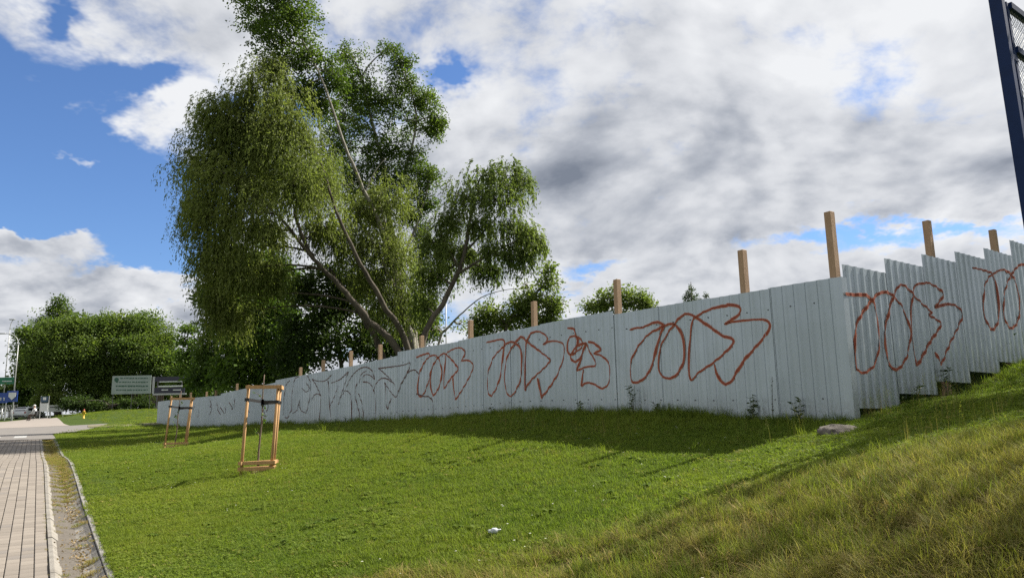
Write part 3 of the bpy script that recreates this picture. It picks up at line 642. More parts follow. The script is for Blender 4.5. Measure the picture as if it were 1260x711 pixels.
    cr = mobj('crown', np.vstack(LV), np.vstack(LF), leaf, root); fattr(cr, 'tint', np.concatenate(tints))
    return root, off_//4
BARK = mat('willow_bark', (.092, .076, .058), .95, var=.9, vscale=6, bump=.8, bscale=18, var2=(.032, .026, .02), stretch=(1, 1, .25))
PALE = mat('aspen_bark', (.26, .245, .205), .9, var=1., vscale=7, bump=.4, bscale=14, var2=(.08, .07, .055), stretch=(1, 1, .5))
LW = leafmat('willow_leaf', (.080, .108, .026), (.190, .222, .066), .5, .5, (1.35, 1.45, .8))
LP_ = leafmat('poplar_leaf', (.045, .078, .017), (.090, .132, .030), .45, .38)
LM = leafmat('maple_leaf', (.052, .094, .018), (.098, .152, .030), .45)
LD = leafmat('dark_leaf', (.030, .054, .015), (.060, .094, .024), .32)
LS = leafmat('spruce_needle', (.016, .034, .014), (.032, .056, .022), .12)
LFAR = leafmat('hazed_far_leaf', (.058, .096, .024), (.135, .180, .046), .46)  # less saturated green, with distance haze put into the leaf colour
LLIN = leafmat('linden_leaf', (.040, .074, .018), (.080, .125, .030), .40)
LY = leafmat('shrub_leaf', (.070, .102, .026), (.165, .200, .058), .5, .5, (1.35, 1.5, .8))
NL = 0
def T(*a, **k):
    global NL
    r_, n = make_tree(*a, **k); NL += n; return r_
# great willow leaning over the fence, arching to the left
T('willow_tree', 'great drooping willow with dark arching stems leaning out over the fence', 31,
  [[(492, 436, 0, .16), (455, 395, -.4, .135), (418, 352, -.8, .11), (385, 318, -1.4, .08), (352, 276, -1.9, .055), (325, 250, -1.9, .03)],
   [(503, 432, .2, .14), (468, 368, -.8, .11), (437, 312, -1.6, .08), (413, 258, -1.9, .06), (399, 212, -1.6, .04), (388, 185, -1.2, .025)],
   [(470, 438, .8, .14), (452, 400, .8, .11), (430, 365, .5, .09), (405, 330, .3, .06)],
   [(385, 318, -1.2, .09), (372, 290, -1.6, .07), (362, 262, -1.8, .05)]],
  [(338, 85, -.5, 30, 34), (322, 125, -.8, 48, 46), (290, 165, -1, 46, 46), (264, 150, -.6, 34, 40), (252, 205, -.8, 34, 50), (290, 235, -1.6, 52, 56), (352, 165, -1.4, 48, 56), (362, 230, -2.2, 54, 52), (398, 225, 1.6, 30, 40), (325, 285, -1.8, 52, 42), (268, 275, -1, 38, 42), (262, 322, -.5, 26, 42), (292, 335, -1, 40, 40), (330, 340, -.4, 34, 34), (270, 375, -.2, 24, 34), (400, 285, -.8, 36, 34), (242, 258, -.6, 22, 34), (300, 195, .6, 60, 50), (350, 215, .8, 50, 50), (285, 390, .2, 26, 30)],
  BARK, LW, 'willow', dens=6.2, leafL=.125, leafW=.038, seed=2, gap=.32, fill=1.7, push=.5, sprayn=14)
T('willow_tree', 'inner willow with pale green curtain of twigs between the pale leaning stems', 32,
  [[(508, 430, .2, .17), (490, 365, .1, .13), (480, 318, 0, .10), (474, 280, 0, .07), (466, 240, 0, .045)], [(488, 360, 0, .08), (470, 320, -.3, .06), (452, 285, -.4, .04)]],
  [(450, 262, .4, 30, 36), (478, 250, 0, 36, 36), (466, 305, 0, 34, 42), (490, 320, .2, 28, 44), (456, 350, .4, 24, 36), (480, 375, 0, 26, 38), (500, 375, .2, 20, 36), (432, 310, -.2, 26, 34)],
  PALE, LW, 'willow', dens=4.4, leafL=.12, leafW=.036, seed=4, gap=.35, sprayn=14)
T('poplar_tree', 'tall dark aspen with long pale leaning trunk rising behind the willow', 31,
  [[(512, 428, 1.6, .15), (488, 345, 1.4, .13), (468, 280, .9, .105), (442, 222, 0, .08), (421, 170, -.4, .062), (400, 108, -.4, .046), (375, 55, 0, .03), (350, 10, 0, .02)], [(442, 222, 0, .03), (428, 228, -.3, .022), (415, 224, -.5, .015)], [(448, 240, .2, .03), (462, 210, .4, .02), (475, 195, .6, .012)]],
  [(338, 0, 0, 40, 36), (362, 22, -.3, 40, 36), (316, 18, .2, 26, 26), (345, 55, 0, 38, 32), (382, 70, .3, 30, 32), (375, -25, 0, 34, 30), (410, 95, .5, 26, 30), (300, -15, .3, 20, 20), (395, 130, .6, 24, 28), (372, 110, .8, 30, 30)],
  PALE, LP_, 'broad', dens=3.4, leafL=.105, leafW=.085, seed=6, gap=.25, sprayn=13, spread=.28, fill=1.2)
T('poplar_tree', 'broad dark aspen with upright lobed crown standing between the two willows', 36,
  [[(505, 432, .8, .20), (490, 340, .8, .16), (478, 260, .8, .13), (470, 200, .8, .10), (455, 140, .8, .06), (445, 95, .8, .04)], [(478, 262, .8, .09), (500, 205, 1, .07), (512, 150, 1, .05), (505, 105, 1, .035)], [(490, 330, .8, .08), (515, 270, .6, .06), (528, 225, .6, .04)]],
  [(432, 72, 1, 26, 28), (448, 105, .8, 30, 32), (425, 110, 1.2, 22, 30), (492, 75, 1.2, 22, 22), (500, 100, 1, 28, 28), (470, 128, .8, 32, 30), (440, 155, .6, 32, 36), (522, 125, 1, 22, 24), (530, 158, 1, 20, 18), (500, 150, 1.2, 30, 28), (475, 180, .8, 36, 32), (508, 190, 1, 28, 26), (525, 215, .8, 20, 22), (450, 205, .6, 34, 36), (490, 225, .8, 32, 30), (522, 250, .8, 20, 20), (478, 60, 1.4, 14, 14), (540, 148, 1, 10, 10), (505, 262, .8, 26, 26), (440, 240, 1.2, 32, 34), (410, 190, 1.6, 30, 40), (420, 150, 1.6, 28, 34)],
  PALE, LP_, 'broad', dens=3.2, leafL=.105, leafW=.085, seed=8, gap=.12, sprayn=13, spread=.24, fill=1.15)
T('willow_tree', 'smaller willow with a bare forked trunk leaning right above the fence', 29,
  [[(521, 418, 0, .12), (545, 374, 0, .105), (562, 338, 0, .09), (572, 310, 0, .085), (578, 272, .2, .06), (588, 238, .3, .035)], [(562, 338, 0, .07), (588, 322, -.4, .05), (618, 305, -.5, .035), (645, 292, -.5, .02)], [(566, 330, 0, .06), (548, 300, .4, .045), (540, 275, .5, .03)], [(572, 310, 0, .05), (600, 280, .3, .035), (625, 252, .4, .02)]],
  [(592, 218, .3, 28, 22), (620, 214, .4, 26, 18), (640, 230, .2, 20, 22), (575, 245, .2, 30, 28), (612, 248, -.3, 32, 28), (552, 275, .4, 24, 30), (590, 282, .2, 32, 28), (628, 280, -.4, 30, 26), (650, 290, -.3, 22, 20), (660, 300, 0, 12, 14), (548, 310, .3, 18, 24), (610, 312, -.3, 28, 18), (640, 318, -.2, 18, 16), (575, 315, .6, 20, 16), (532, 300, .8, 20, 26), (526, 340, 1.2, 18, 26), (548, 335, 1.4, 16, 18), (600, 335, .4, 20, 12), (525, 380, 1.6, 18, 24)],
  BARK, LY, 'willow', dens=4.2, leafL=.11, leafW=.042, seed=10, gap=.22, fill=1.5, push=.45, sprayn=13)
# dark things under the willows
T('spruce_tree', 'slim dark spruce half hidden behind the bare forked trunk', 38,
  [[(518, 420, 0, .14), (517, 360, 0, .11), (517, 300, 0, .05), (517, 272, 0, .02)]],
  [(517, 285, 0, 9, 14), (516, 305, 0, 14, 14), (518, 325, 0, 19, 14), (516, 345, 0, 22, 14), (520, 365, 0, 24, 14), (514, 388, 0, 26, 16)], BARK, LS, 'broad', dens=2., leafL=.12, leafW=.04, seed=12, gap=.3, sprayn=12, spread=.3)
T('elder_shrub', 'dark shady elder thicket behind the fence below the willow', 35,
  [[(420, 455, 0, .10), (416, 420, 0, .08), (412, 390, 0, .05)], [(420, 450, 0, .06), (445, 420, 0, .05), (455, 400, 0, .03)]],
  [(395, 385, 0, 36, 34), (425, 375, .5, 34, 34), (455, 395, .4, 30, 36), (385, 425, -.3, 34, 30), (425, 420, -.6, 38, 32), (465, 425, -.2, 32, 26), (400, 345, .8, 34, 30), (440, 350, 1, 30, 30), (372, 360, .6, 26, 34), (500, 415, .5, 24, 24), (525, 400, 1, 20, 20), (350, 440, 0, 24, 28), (365, 400, .3, 24, 34)],
  BARK, LD, 'broad', dens=2.6, leafL=.13, leafW=.09, seed=14, gap=.1, sprayn=13, spread=.42, cat='shrub')
T('maple_tree', 'young bright green maple crowding the far half of the fence', 40,
  [[(330, 482, 0, .11), (330, 440, 0, .09), (328, 400, 0, .06), (325, 360, 0, .03)]],
  [(322, 372, 0, 22, 20), (345, 385, -.3, 20, 20), (300, 395, 0, 24, 24), (335, 412, -.6, 30, 24), (290, 425, -.2, 24, 26), (350, 435, -.6, 24, 22), (310, 440, -.8, 32, 24), (280, 455, 0, 22, 22), (340, 460, -.6, 30, 18), (305, 466, -.6, 28, 18), (362, 452, -.3, 14, 16)],
  BARK, LM, 'broad', dens=2.3, leafL=.16, leafW=.13, seed=16, gap=.22, sprayn=11, spread=.42)
T('linden_tree', 'deep green linden behind the young maple, under the willow canopy', 44,
  [[(300, 480, 0, .16), (300, 430, 0, .13), (298, 380, 0, .09), (296, 330, 0, .05)]],
  [(280, 320, 0, 34, 30), (320, 325, 0, 36, 30), (350, 345, .4, 28, 30), (265, 365, 0, 26, 28), (300, 360, 0, 36, 30), (335, 375, .4, 30, 30), (275, 400, 0, 28, 28), (255, 430, 0, 20, 26), (268, 460, 0, 20, 22), (315, 410, .5, 34, 30), (245, 465, 0, 14, 18), (350, 400, .8, 26, 30)],
  BARK, LLIN, 'broad', dens=2.3, leafL=.16, leafW=.12, seed=18, gap=.12, sprayn=12, spread=.48)
# further right behind the fence
T('alder_tree', 'loose small alder with a pointed tip behind the red tags', 42,
  [[(622, 412, 0, .10), (630, 390, 0, .08), (650, 372, 0, .06), (672, 345, 0, .04), (675, 325, 0, .02)], [(626, 402, 0, .06), (608, 385, 0, .04)]],
  [(600, 385, 0, 16, 18), (622, 395, .4, 22, 16), (640, 375, 0, 20, 18), (660, 365, 0, 16, 18), (673, 348, 0, 11, 16), (675, 328, 0, 6, 10), (680, 372, 0, 10, 18), (655, 392, .4, 22, 16), (592, 402, 0, 14, 14), (678, 392, 0, 10, 14)],
  BARK, LY, 'broad', dens=3.0, leafL=.12, leafW=.085, seed=20, gap=.2, sprayn=11, spread=.42)
T('birch_tree', 'thin bare arching birch stem beside the forked willow', 30,
  [[(540, 424, 0, .05), (552, 402, 0, .045), (570, 384, 0, .028), (592, 366, 0, .02), (620, 357, 0, .013), (652, 354, 0, .008)]],
  [(565, 398, 0, 8, 8), (648, 352, 0, 9, 5), (536, 405, 0, 10, 10)], PALE, LY, 'broad', dens=.5, leafL=.09, leafW=.06, seed=21, gap=.0, sprayn=8, spread=.3)
T('round_tree', 'low round olive green treetop showing above the fence', 62,
  [[(760, 400, 0, .18), (760, 375, 0, .14), (762, 360, 0, .08)]],
  [(745, 368, 0, 20, 14), (765, 360, 0, 20, 14), (785, 368, 0, 18, 12), (730, 376, 0, 14, 10), (758, 376, 0, 24, 12), (796, 376, 0, 10, 8)], BARK, LY, 'broad', dens=2.0, leafL=.17, leafW=.11, seed=22, gap=.12, sprayn=11, spread=.5)
def spruce(name, label, px, py, Y, hpx, wpx, seed, leaf=LS, group=None):
    rg = np.random.default_rng(seed); top = at(px, py, Y); H = hpx*Y/FOC; Wd = wpx*Y/FOC; gz = tz1(top[0], top[1]); root = empty(name, (top[0], top[1], gz), label, 'tree', group)
    m_ = MB(); m_.tube([(top[0], top[1], gz-.2), (top[0], top[1], gz+(top[2]-gz)*.5), tuple(top)], [.14, .09, .015], 6); PP = []; DD = []
    for k in range(int(34*H)):
        h = rg.uniform(0, 1)**.8; a = rg.uniform(0, 6.283); r_ = (Wd*.5)*h*rg.uniform(.6, 1.1)+.05; d = np.array([math.cos(a), math.sin(a), -.18+.3*(1-h)]); z0 = top[2]-h*H; p0 = np.array([top[0], top[1], z0])
        m_.tube([p0, p0+d*r_], [.012, .004], 3, False)
        n = int(12+30*r_); u = rg.uniform(.1, 1, n)[:, None]; PP.append(p0+d*r_*u+rg.normal(0, .05, (n, 3))); DD.append(unit(d*.6+rg.normal(0, .6, (n, 3))))
    m_.build('trunk', BARK, root, True); PP = np.vstack(PP); V, F_ = leaf_cards(PP, np.vstack(DD), .14, .05, rg); cr = mobj('crown', V, F_, leaf, root); fattr(cr, 'tint', np.repeat(rg.uniform(0, 1, len(PP)), 4)); return root
SPG = leafmat('young_spruce', (.035, .066, .016), (.06, .10, .024), .2)
spruce('spruce_tree', 'pointed green spruce tip poking above the fence sheets', 850, 347, 40, 60, 52, 31, SPG)
spruce('spruce_tree', 'tiny spruce tip just clearing the fence beside the pointed one', 869, 361, 48, 40, 26, 32, SPG)
# far left, beyond the lawn
FARG = None
T('sycamore_tree', 'big spreading dark green tree left of the white banner', 98,
  [[(72, 500, 0, .4), (74, 470, 0, .34), (76, 440, 0, .22), (80, 410, 0, .12)], [(76, 455, 0, .16), (50, 430, 0, .12), (40, 415, 0, .07)]],
  [(70, 405, 0, 26, 20), (45, 425, 0, 24, 22), (95, 402, 0, 24, 20), (75, 430, -2, 32, 22), (40, 450, 0, 22, 18), (105, 430, -1, 28, 24), (62, 458, -2, 30, 18), (95, 460, -1, 32, 20), (34, 432, 1, 12, 12), (118, 400, 0, 20, 16), (30, 462, 0, 10, 10), (120, 455, 1, 24, 24), (29, 408, 0, 6, 8)],
  BARK, LFAR, 'broad', dens=2.1, leafL=.24, leafW=.18, seed=40, gap=.3, push=.6, sprayn=11, spread=.8)
T('sycamore_tree', 'big round sunlit tree standing behind the white banner', 100,
  [[(165, 498, 0, .4), (164, 465, 0, .32), (162, 430, 0, .2), (160, 405, 0, .1)]],
  [(150, 402, 0, 26, 18), (175, 403, 0, 26, 18), (130, 415, 0, 24, 20), (198, 418, 0, 22, 20), (160, 425, -2, 34, 22), (140, 450, -1, 28, 20), (185, 445, -2, 32, 22), (210, 445, 0, 18, 20), (155, 470, 0, 30, 14), (200, 468, -1, 26, 14), (222, 460, 0, 14, 18)],
  BARK, LFAR, 'broad', dens=2.1, leafL=.24, leafW=.18, seed=42, gap=.3, push=.6, sprayn=11, spread=.8)
T('larch_tree', 'tall ragged larch crown rising above the spreading tree', 108,
  [[(70, 500, 0, .3), (71, 440, 0, .22), (72, 395, 0, .1), (73, 366, 0, .04)]],
  [(73, 370, 0, 10, 7), (70, 380, 0, 14, 7), (66, 390, 0, 16, 7), (52, 396, 0, 9, 5), (48, 404, 0, 9, 5), (82, 384, 0, 9, 6)], BARK, LP_, 'broad', dens=1.4, leafL=.26, leafW=.12, seed=44, gap=.1, sprayn=11, spread=.7)
T('slender_tree', 'slender young tree with sparse top right of the dark billboard', 92,
  [[(232, 495, 0, .12), (232, 450, 0, .10), (231, 420, 0, .06), (233, 398, 0, .03)]],
  [(232, 404, 0, 9, 8), (226, 418, 0, 11, 8), (240, 424, 0, 10, 8), (228, 436, 0, 16, 10), (246, 442, 0, 14, 12), (232, 456, 0, 22, 14), (252, 464, 0, 16, 14), (222, 472, 0, 18, 12), (245, 480, 0, 20, 10)],
  BARK, LM, 'broad', dens=1.3, leafL=.22, leafW=.17, seed=46, gap=.15, sprayn=11, spread=.6)
T('lilac_bush', 'yellowish green bush behind the notice board on the corner', 94,
  [[(62, 502, 0, .08), (62, 488, 0, .05), (63, 478, 0, .03)]], [(58, 480, 0, 10, 9), (66, 488, 0, 11, 10), (52, 492, 0, 8, 10), (72, 495, 0, 9, 8), (62, 496, 0, 12, 8)], BARK, LY, 'broad', dens=1.6, leafL=.22, leafW=.16, seed=48, gap=.05, sprayn=11, spread=.55, cat='bush')
T('hedge_bush', 'long dark clipped hedge along the far lawn under the banner', 84,
  [[(130, 506, 0, .06), (130, 498, 0, .05), (130, 492, 0, .03)]], [(84+12*k, 497+(k % 2), (k % 3)*.4, 10, 10) for k in range(9)], BARK, LD, 'broad', dens=2.4, leafL=.16, leafW=.12, seed=50, gap=.0, sprayn=12, spread=.4, cat='hedge')
T('screen_tree', 'dark evergreen backdrop tree behind the railing and signs', 112,
  [[(12, 508, 0, .2), (12, 490, 0, .15), (12, 475, 0, .08)]], [(8, 482, 0, 18, 10), (30, 478, 0, 18, 16), (-14, 480, 0, 18, 12), (48, 470, 0, 12, 20), (20, 495, 0, 24, 10), (-10, 497, 0, 20, 10)], BARK, LD, 'broad', dens=1.7, leafL=.26, leafW=.2, seed=52, gap=.05, sprayn=11, spread=.7)
T('elm_tree', 'dark elm closing the gap behind the two billboards', 104,
  [[(200, 500, 0, .3), (200, 480, 0, .2), (200, 465, 0, .1)]], [(120, 478, 0, 28, 20), (170, 485, 0, 30, 16), (205, 480, 0, 26, 18), (240, 478, 0, 24, 20), (265, 470, 0, 20, 24), (145, 492, 0, 30, 12), (225, 495, 0, 28, 12), (100, 490, 1, 22, 14)], BARK, LD, 'broad', dens=1.6, leafL=.28, leafW=.2, seed=54, gap=.0, sprayn=11, spread=.8)
# unseen maple added right of the view to shade the bank and climbing fence
tc_ = np.array([14.6, 14.3]); rr = np.random.default_rng(60)
def shade_tree(name, label, xy, h, rad, seed, nl=900):
    rg = np.random.default_rng(seed); gz = tz1(*xy); root = empty(name, (xy[0], xy[1], gz), label, 'tree'); m_ = MB(); P0_ = np.array([xy[0], xy[1], gz-.2]); top = np.array([xy[0], xy[1], gz+h])
    m_.tube([P0_, P0_+(top-P0_)*.4+.05, P0_+(top-P0_)*.8], [.16, .12, .05], 8); PP = []; DD = []
    for k in range(16):
        v = unit(rg.normal(size=3)); c = np.array([xy[0], xy[1], gz+h-rad*.9])+v*rad*np.array([.7, .7, .75]); m_.tube(bez(P0_+(top-P0_)*rg.uniform(.35, .7), (c+P0_+(top-P0_)*.6)/2, c, 6), np.linspace(.05, .012, 6), 5, False)
        n = nl; PP.append(c+np.clip(rg.normal(0, 1, (n, 3)), -1.7, 1.7)*rad*.2); DD.append(unit(rg.normal(size=(n, 3))-np.array([0, 0, .3])))
    m_.build('trunk', BARK, root, True); PP = np.vstack(PP); V, F_ = leaf_cards(PP, np.vstack(DD), .13, .10, rg); cr = mobj('crown', V, F_, LM, root); fattr(cr, 'tint', np.repeat(rg.uniform(0, 1, len(PP)), 4))
shade_tree('maple_tree', 'leafy maple added out of view on the bank to cast shade', tc_, 9.6, 2.6, 61, 1100)
shade_tree('birch_tree', 'tall thin crowned birch added out of view on the right for partial shade', np.array([10.0, 8.2]), 8.8, 2.2, 63, 170)  # added outside the view, its sparse crown half shades the near bank
print('LEAVES', NL)

# ---------------------------------------------------------------- grass (stuff): tufts scattered over the lawn
def tuft(name, nb, hmin, hmax, rad, wid, lean, mt, seed, segs_=3, flop=0., head=False):
    rg = np.random.default_rng(seed); V = []; F_ = []; tn = []
    for k in range(nb):
        a = rg.uniform(0, 6.283); r_ = rad*math.sqrt(rg.uniform()); p = np.array([r_*math.cos(a), r_*math.sin(a), -.012]); h = rg.uniform(hmin, hmax); la = rg.uniform(0, 6.283); ln = rg.uniform(.2, 1)*lean; fl = flop*rg.uniform(.4, 1)
        d = np.array([math.cos(la), math.sin(la), 0]); sd_ = np.array([-d[1], d[0], 0])*math.cos(rg.uniform(-1, 1)); w = wid*rg.uniform(.6, 1.2); b0 = len(V); tv = rg.uniform(0, 1)
        for j in range(segs_+1):
            u = j/segs_; q = p+d*h*(ln*u*u+fl*u)+np.array([0, 0, 1])*h*(u*(1-.75*fl)-.35*ln*u*u*u-fl*.2*u*u)+np.array([0, 0, .012]); ww = w*(1-u)**.7*.5
            if j < segs_: V += [q-sd_*ww, q+sd_*ww]; tn += [tv, tv]
            else: V.append(q); tn.append(tv)
        for j in range(segs_-1): F_.append((b0+2*j, b0+2*j+1, b0+2*j+3, b0+2*j+2))
        F_.append((b0+2*(segs_-1), b0+2*(segs_-1)+1, b0+2*segs_))
        if head:
            q = np.array(V[-1]); b1 = len(V)
            for j in range(5):
                o_ = rg.normal(0, .006, 3); V += [q+o_+np.array([0, 0, -.02*j]), q+o_+np.array([.007, 0, .006-.02*j]), q+o_+np.array([0, .007, .014-.02*j])]; tn += [1.6]*3; F_.append((b1+3*j, b1+3*j+1, b1+3*j+2))
    me = bpy.data.meshes.new(name); me.from_pydata([tuple(v) for v in V], [], F_); me.materials.append(mt)
    at_ = me.attributes.new('tint', 'FLOAT', 'POINT'); at_.data.foreach_set('value', np.array(tn, np.float32)); o = bpy.data.objects.new(name, me); return o
GRASS = leafmat('grass_blade', (.046, .086, .013), (.185, .250, .036), .42, .7, (1.3, 1.4, .75), inst=True, dry=((.48, .36, .155), (.11, .08, .03)))
def scatter(name, P, rotz, scl, idx_, dry, hue, sources, tilt=None):
    me = bpy.data.meshes.new(name); n = len(P); me.vertices.add(n); me.vertices.foreach_set('co', P.astype(np.float32).ravel())
    for nm, v in (('scl', scl), ('rz', rotz), ('dry', dry), ('hue', hue)):
        a = me.attributes.new(nm, 'FLOAT', 'POINT'); a.data.foreach_set('value', np.asarray(v, np.float32))
    a = me.attributes.new('idx', 'INT', 'POINT'); a.data.foreach_set('value', np.asarray(idx_, np.int32))
    o = link(name, me); o['kind'] = 'stuff'
    ng = bpy.data.node_groups.new(name, 'GeometryNodeTree'); ng.interface.new_socket('Geometry', in_out='INPUT', socket_type='NodeSocketGeometry'); ng.interface.new_socket('Geometry', in_out='OUTPUT', socket_type='NodeSocketGeometry')
    N_ = ng.nodes; Lk = ng.links; gi = N_.new('NodeGroupInput'); go = N_.new('NodeGroupOutput'); mp = N_.new('GeometryNodeMeshToPoints'); ip = N_.new('GeometryNodeInstanceOnPoints'); jn = N_.new('GeometryNodeJoinGeometry')
    for src in reversed(sources):
        oi = N_.new('GeometryNodeObjectInfo'); oi.inputs['Object'].default_value = src; oi.inputs['As Instance'].default_value = True; Lk.new(oi.outputs['Geometry'], jn.inputs[0])
    def na(nm, ty='FLOAT'):
        q = N_.new('GeometryNodeInputNamedAttribute'); q.data_type = ty; q.inputs['Name'].default_value = nm; return q.outputs[0]
    Lk.new(gi.outputs[0], mp.inputs[0]); Lk.new(mp.outputs[0], ip.inputs['Points']); Lk.new(jn.outputs[0], ip.inputs['Instance']); ip.inputs['Pick Instance'].default_value = True
    Lk.new(na('idx', 'INT'), ip.inputs['Instance Index']); cx = N_.new('ShaderNodeCombineXYZ'); Lk.new(na('rz'), cx.inputs[2]); Lk.new(cx.outputs[0], ip.inputs['Rotation']); Lk.new(na('scl'), ip.inputs['Scale']); Lk.new(ip.outputs[0], go.inputs[0])
    md = o.modifiers.new('scatter', 'NODES'); md.node_group = ng; return o
def clover(name, nb, rad, sz_, hmax, seed):
    rg = np.random.default_rng(seed); V = []; F_ = []; tn = []
    for k in range(nb):
        a = rg.uniform(0, 6.283); r_ = rad*math.sqrt(rg.uniform()); c = np.array([r_*math.cos(a), r_*math.sin(a), rg.uniform(.25, 1)*hmax]); tv = rg.uniform(.1, 1); nrm = unit(np.array([rg.normal(0, .45), rg.normal(0, .45), 1])); a0 = rg.uniform(0, 6.283)
        x = unit(np.cross(nrm, [math.cos(a0), math.sin(a0), .1])); y = np.cross(nrm, x)
        for j in range(3):
            th = j*2.094; d = x*math.cos(th)+y*math.sin(th); e_ = x*-math.sin(th)+y*math.cos(th); s_ = sz_*rg.uniform(.7, 1.2); b0 = len(V); V += [c, c+d*s_*.6+e_*s_*.45, c+d*s_, c+d*s_*.6-e_*s_*.45]; tn += [tv]*4; F_.append((b0, b0+1, b0+2, b0+3))
    me = bpy.data.meshes.new(name); me.from_pydata([tuple(v) for v in V], [], F_); me.materials.append(GRASS); at_ = me.attributes.new('tint', 'FLOAT', 'POINT'); at_.data.foreach_set('value', np.array(tn, np.float32)); return bpy.data.objects.new(name, me)
lawn_t = [tuft('lawn_tuft', 34, .022, .055, .08, .0075, 1.0, GRASS, 100+k) for k in range(3)]+[clover('clover_tuft', 18, .085, .013, .045, 140+k) for k in range(2)]
long_t = [tuft('long_tuft', 24, .05, .20, .07, .0068, .9, GRASS, 110+k, 4) for k in range(3)]
flop_t = [tuft('straw_tuft', 30, .08, .26, .11, .0065, .6, GRASS, 120+k, 4, flop=.95) for k in range(3)]
seed_t = [tuft('seed_stalk', 3, .30, .50, .05, .004, .25, GRASS, 130+k, 4, head=True) for k in range(2)]
def sample(n, y0, y1, margin=1.15, xl=-.80, xr=.80):
    y = rng.uniform(y0**2, y1**2, n)**.5; x = rng.uniform(xl, xr, n)*y*margin; return x, y
def inlawn(x, y, pad=.02):
    L = lat(x, y); al = (x-SA[0])*SD[0]+(y-SA[1])*SD[1]
    rel_ = np.stack([x-FC[0], y-FC[1]], -1); fn = rel_@FN[:2]; fs = rel_@FD[:2]; wn_ = rel_@WN[:2]
    front = (fn > -.02) | (fs > NSH*SW); frontw = (wn_ > -.02) | (rel_@WD[:2] < 0)
    edge = np.where(al < AL1, GW+pad, np.where(al < AL1+8, GW+.1, np.interp(al, [AL1+8, AL1+18, AL1+26, AL1+60, AL1+76], [.8, 3.3, 4.8, 1.6, 1.2])))
    ok = (L > edge) & (front | (wn_ > 0)) & ~((fn < 0) & (wn_ < 0) & (fs < NSH*SW)) 
    # not behind the fence
    behind = (fn < -.02) & (fs > -.02) & (fs < NSH*SW) & (wn_ < .0)
    behind = (fn < -.02) & (fs < NSH*SW) & ((wn_ < -.02))
    return ok & ~behind
PTS = []
for n, y0, y1, sc in [(48000, 2.2, 6, 1.0), (56000, 6, 11, 1.0), (70000, 11, 20, 1.15), (56000, 20, 40, 1.6), (30000, 40, 92, 2.6)]:
    x, y = sample(n, y0, y1); k = inlawn(x, y); x, y = x[k], y[k]; PTS.append(np.stack([x, y, np.full(len(x), sc)], -1))
PTS = np.vstack(PTS); x, y, sc = PTS.T; z = tz(x, y)+np.where(np.hypot(x, y) < 60, .012*fnoise(x, y, 11, 2.2), 0)
dr = dryness(x, y); n = len(x); patch = fnoise(x, y, 33, 1.5); tall = fnoise(x, y, 15, .8)
# the strip along the foot of the fence is not mown
rel_ = np.stack([x-FC[0], y-FC[1]], -1); nearf = np.minimum(np.where(rel_@FD[:2] > 0, np.abs(rel_@FN[:2]), 9), np.where(rel_@WD[:2] > 3., np.abs(rel_@WN[:2])+.35, 9))
u = rng.uniform(0, 1, n)
hue = np.clip(.45+.35*fnoise(x, y, 17, .7)+.2*fnoise(x, y, 19, 3.)+rng.normal(0, .18, n), 0, 1)
dcol = np.clip(np.where(dr > .05, dr*(.62+.45*patch)+rng.normal(0, .3, n)*dr, 0)+np.where(u < .03, .5, 0), 0, 1)
P = np.stack([x, y, z], -1); rz = rng.uniform(0, 6.283, n)
bare = (patch < -.25) & (dr > .25) & (rng.uniform(0, 1, n) < .75)
isflop = (u < dr*(.50+.40*patch)) & ~bare; islong = ~isflop & ((u > 1-.35*dr) | ((nearf < .3) & (u > .6)) | ((nearf < 1.2) & (u > .9)) | (u > .992)); islong &= ~bare; isl = ~(isflop | islong | bare)
scatter('lawn_grass', P[isl], rz[isl], (sc*rng.uniform(.7, 1.3, n)*(1+.22*tall))[isl], np.where(rng.uniform(0, 1, n) < np.clip(.12+.4*fnoise(x, y, 29, 1.1), 0, .6), rng.integers(3, 5, n), rng.integers(0, 3, n))[isl], dcol[isl], hue[isl], lawn_t)
scatter('long_grass', P[islong], rz[islong], (np.minimum(sc, 1.6)*rng.uniform(.6, 1.2, n))[islong], rng.integers(0, 3, n)[islong], dcol[islong]*.6, hue[islong], long_t)
scatter('dry_grass', P[isflop], (rz*.45+3.2*fnoise(x, y, 41, .9))[isflop], (rng.uniform(.6, 1.15, n))[isflop], rng.integers(0, 3, n)[isflop], np.clip(.75+rng.normal(0, .25, n), 0, 1)[isflop], hue[isflop], flop_t)
# seed heads on the shaded bank and in the fence shadow
xs, ys = [], []
for px, py, sx_, sy_, m_ in [(640, 528, 60, 7, 40), (760, 535, 60, 8, 30), (560, 525, 60, 5, 16), (1180, 505, 70, 25, 70), (1080, 515, 40, 10, 30), (1150, 560, 90, 35, 30), (960, 545, 60, 12, 12), (420, 528, 60, 4, 12)]:
    for k in range(m_):
        g = ground(px+rng.normal(0, sx_*.5), py+rng.normal(0, sy_*.5))
        if inlawn(np.array([g[0]]), np.array([g[1]]))[0]: xs.append(g[0]); ys.append(g[1])
xs = np.array(xs); ys = np.array(ys); scatter('seed_grass', np.stack([xs, ys, tz(xs, ys)], -1), rng.uniform(0, 6.28, len(xs)), rng.uniform(.5, 1., len(xs)), rng.integers(0, 2, len(xs)), rng.uniform(.3, .9, len(xs)), rng.uniform(0, 1, len(xs)), seed_t)
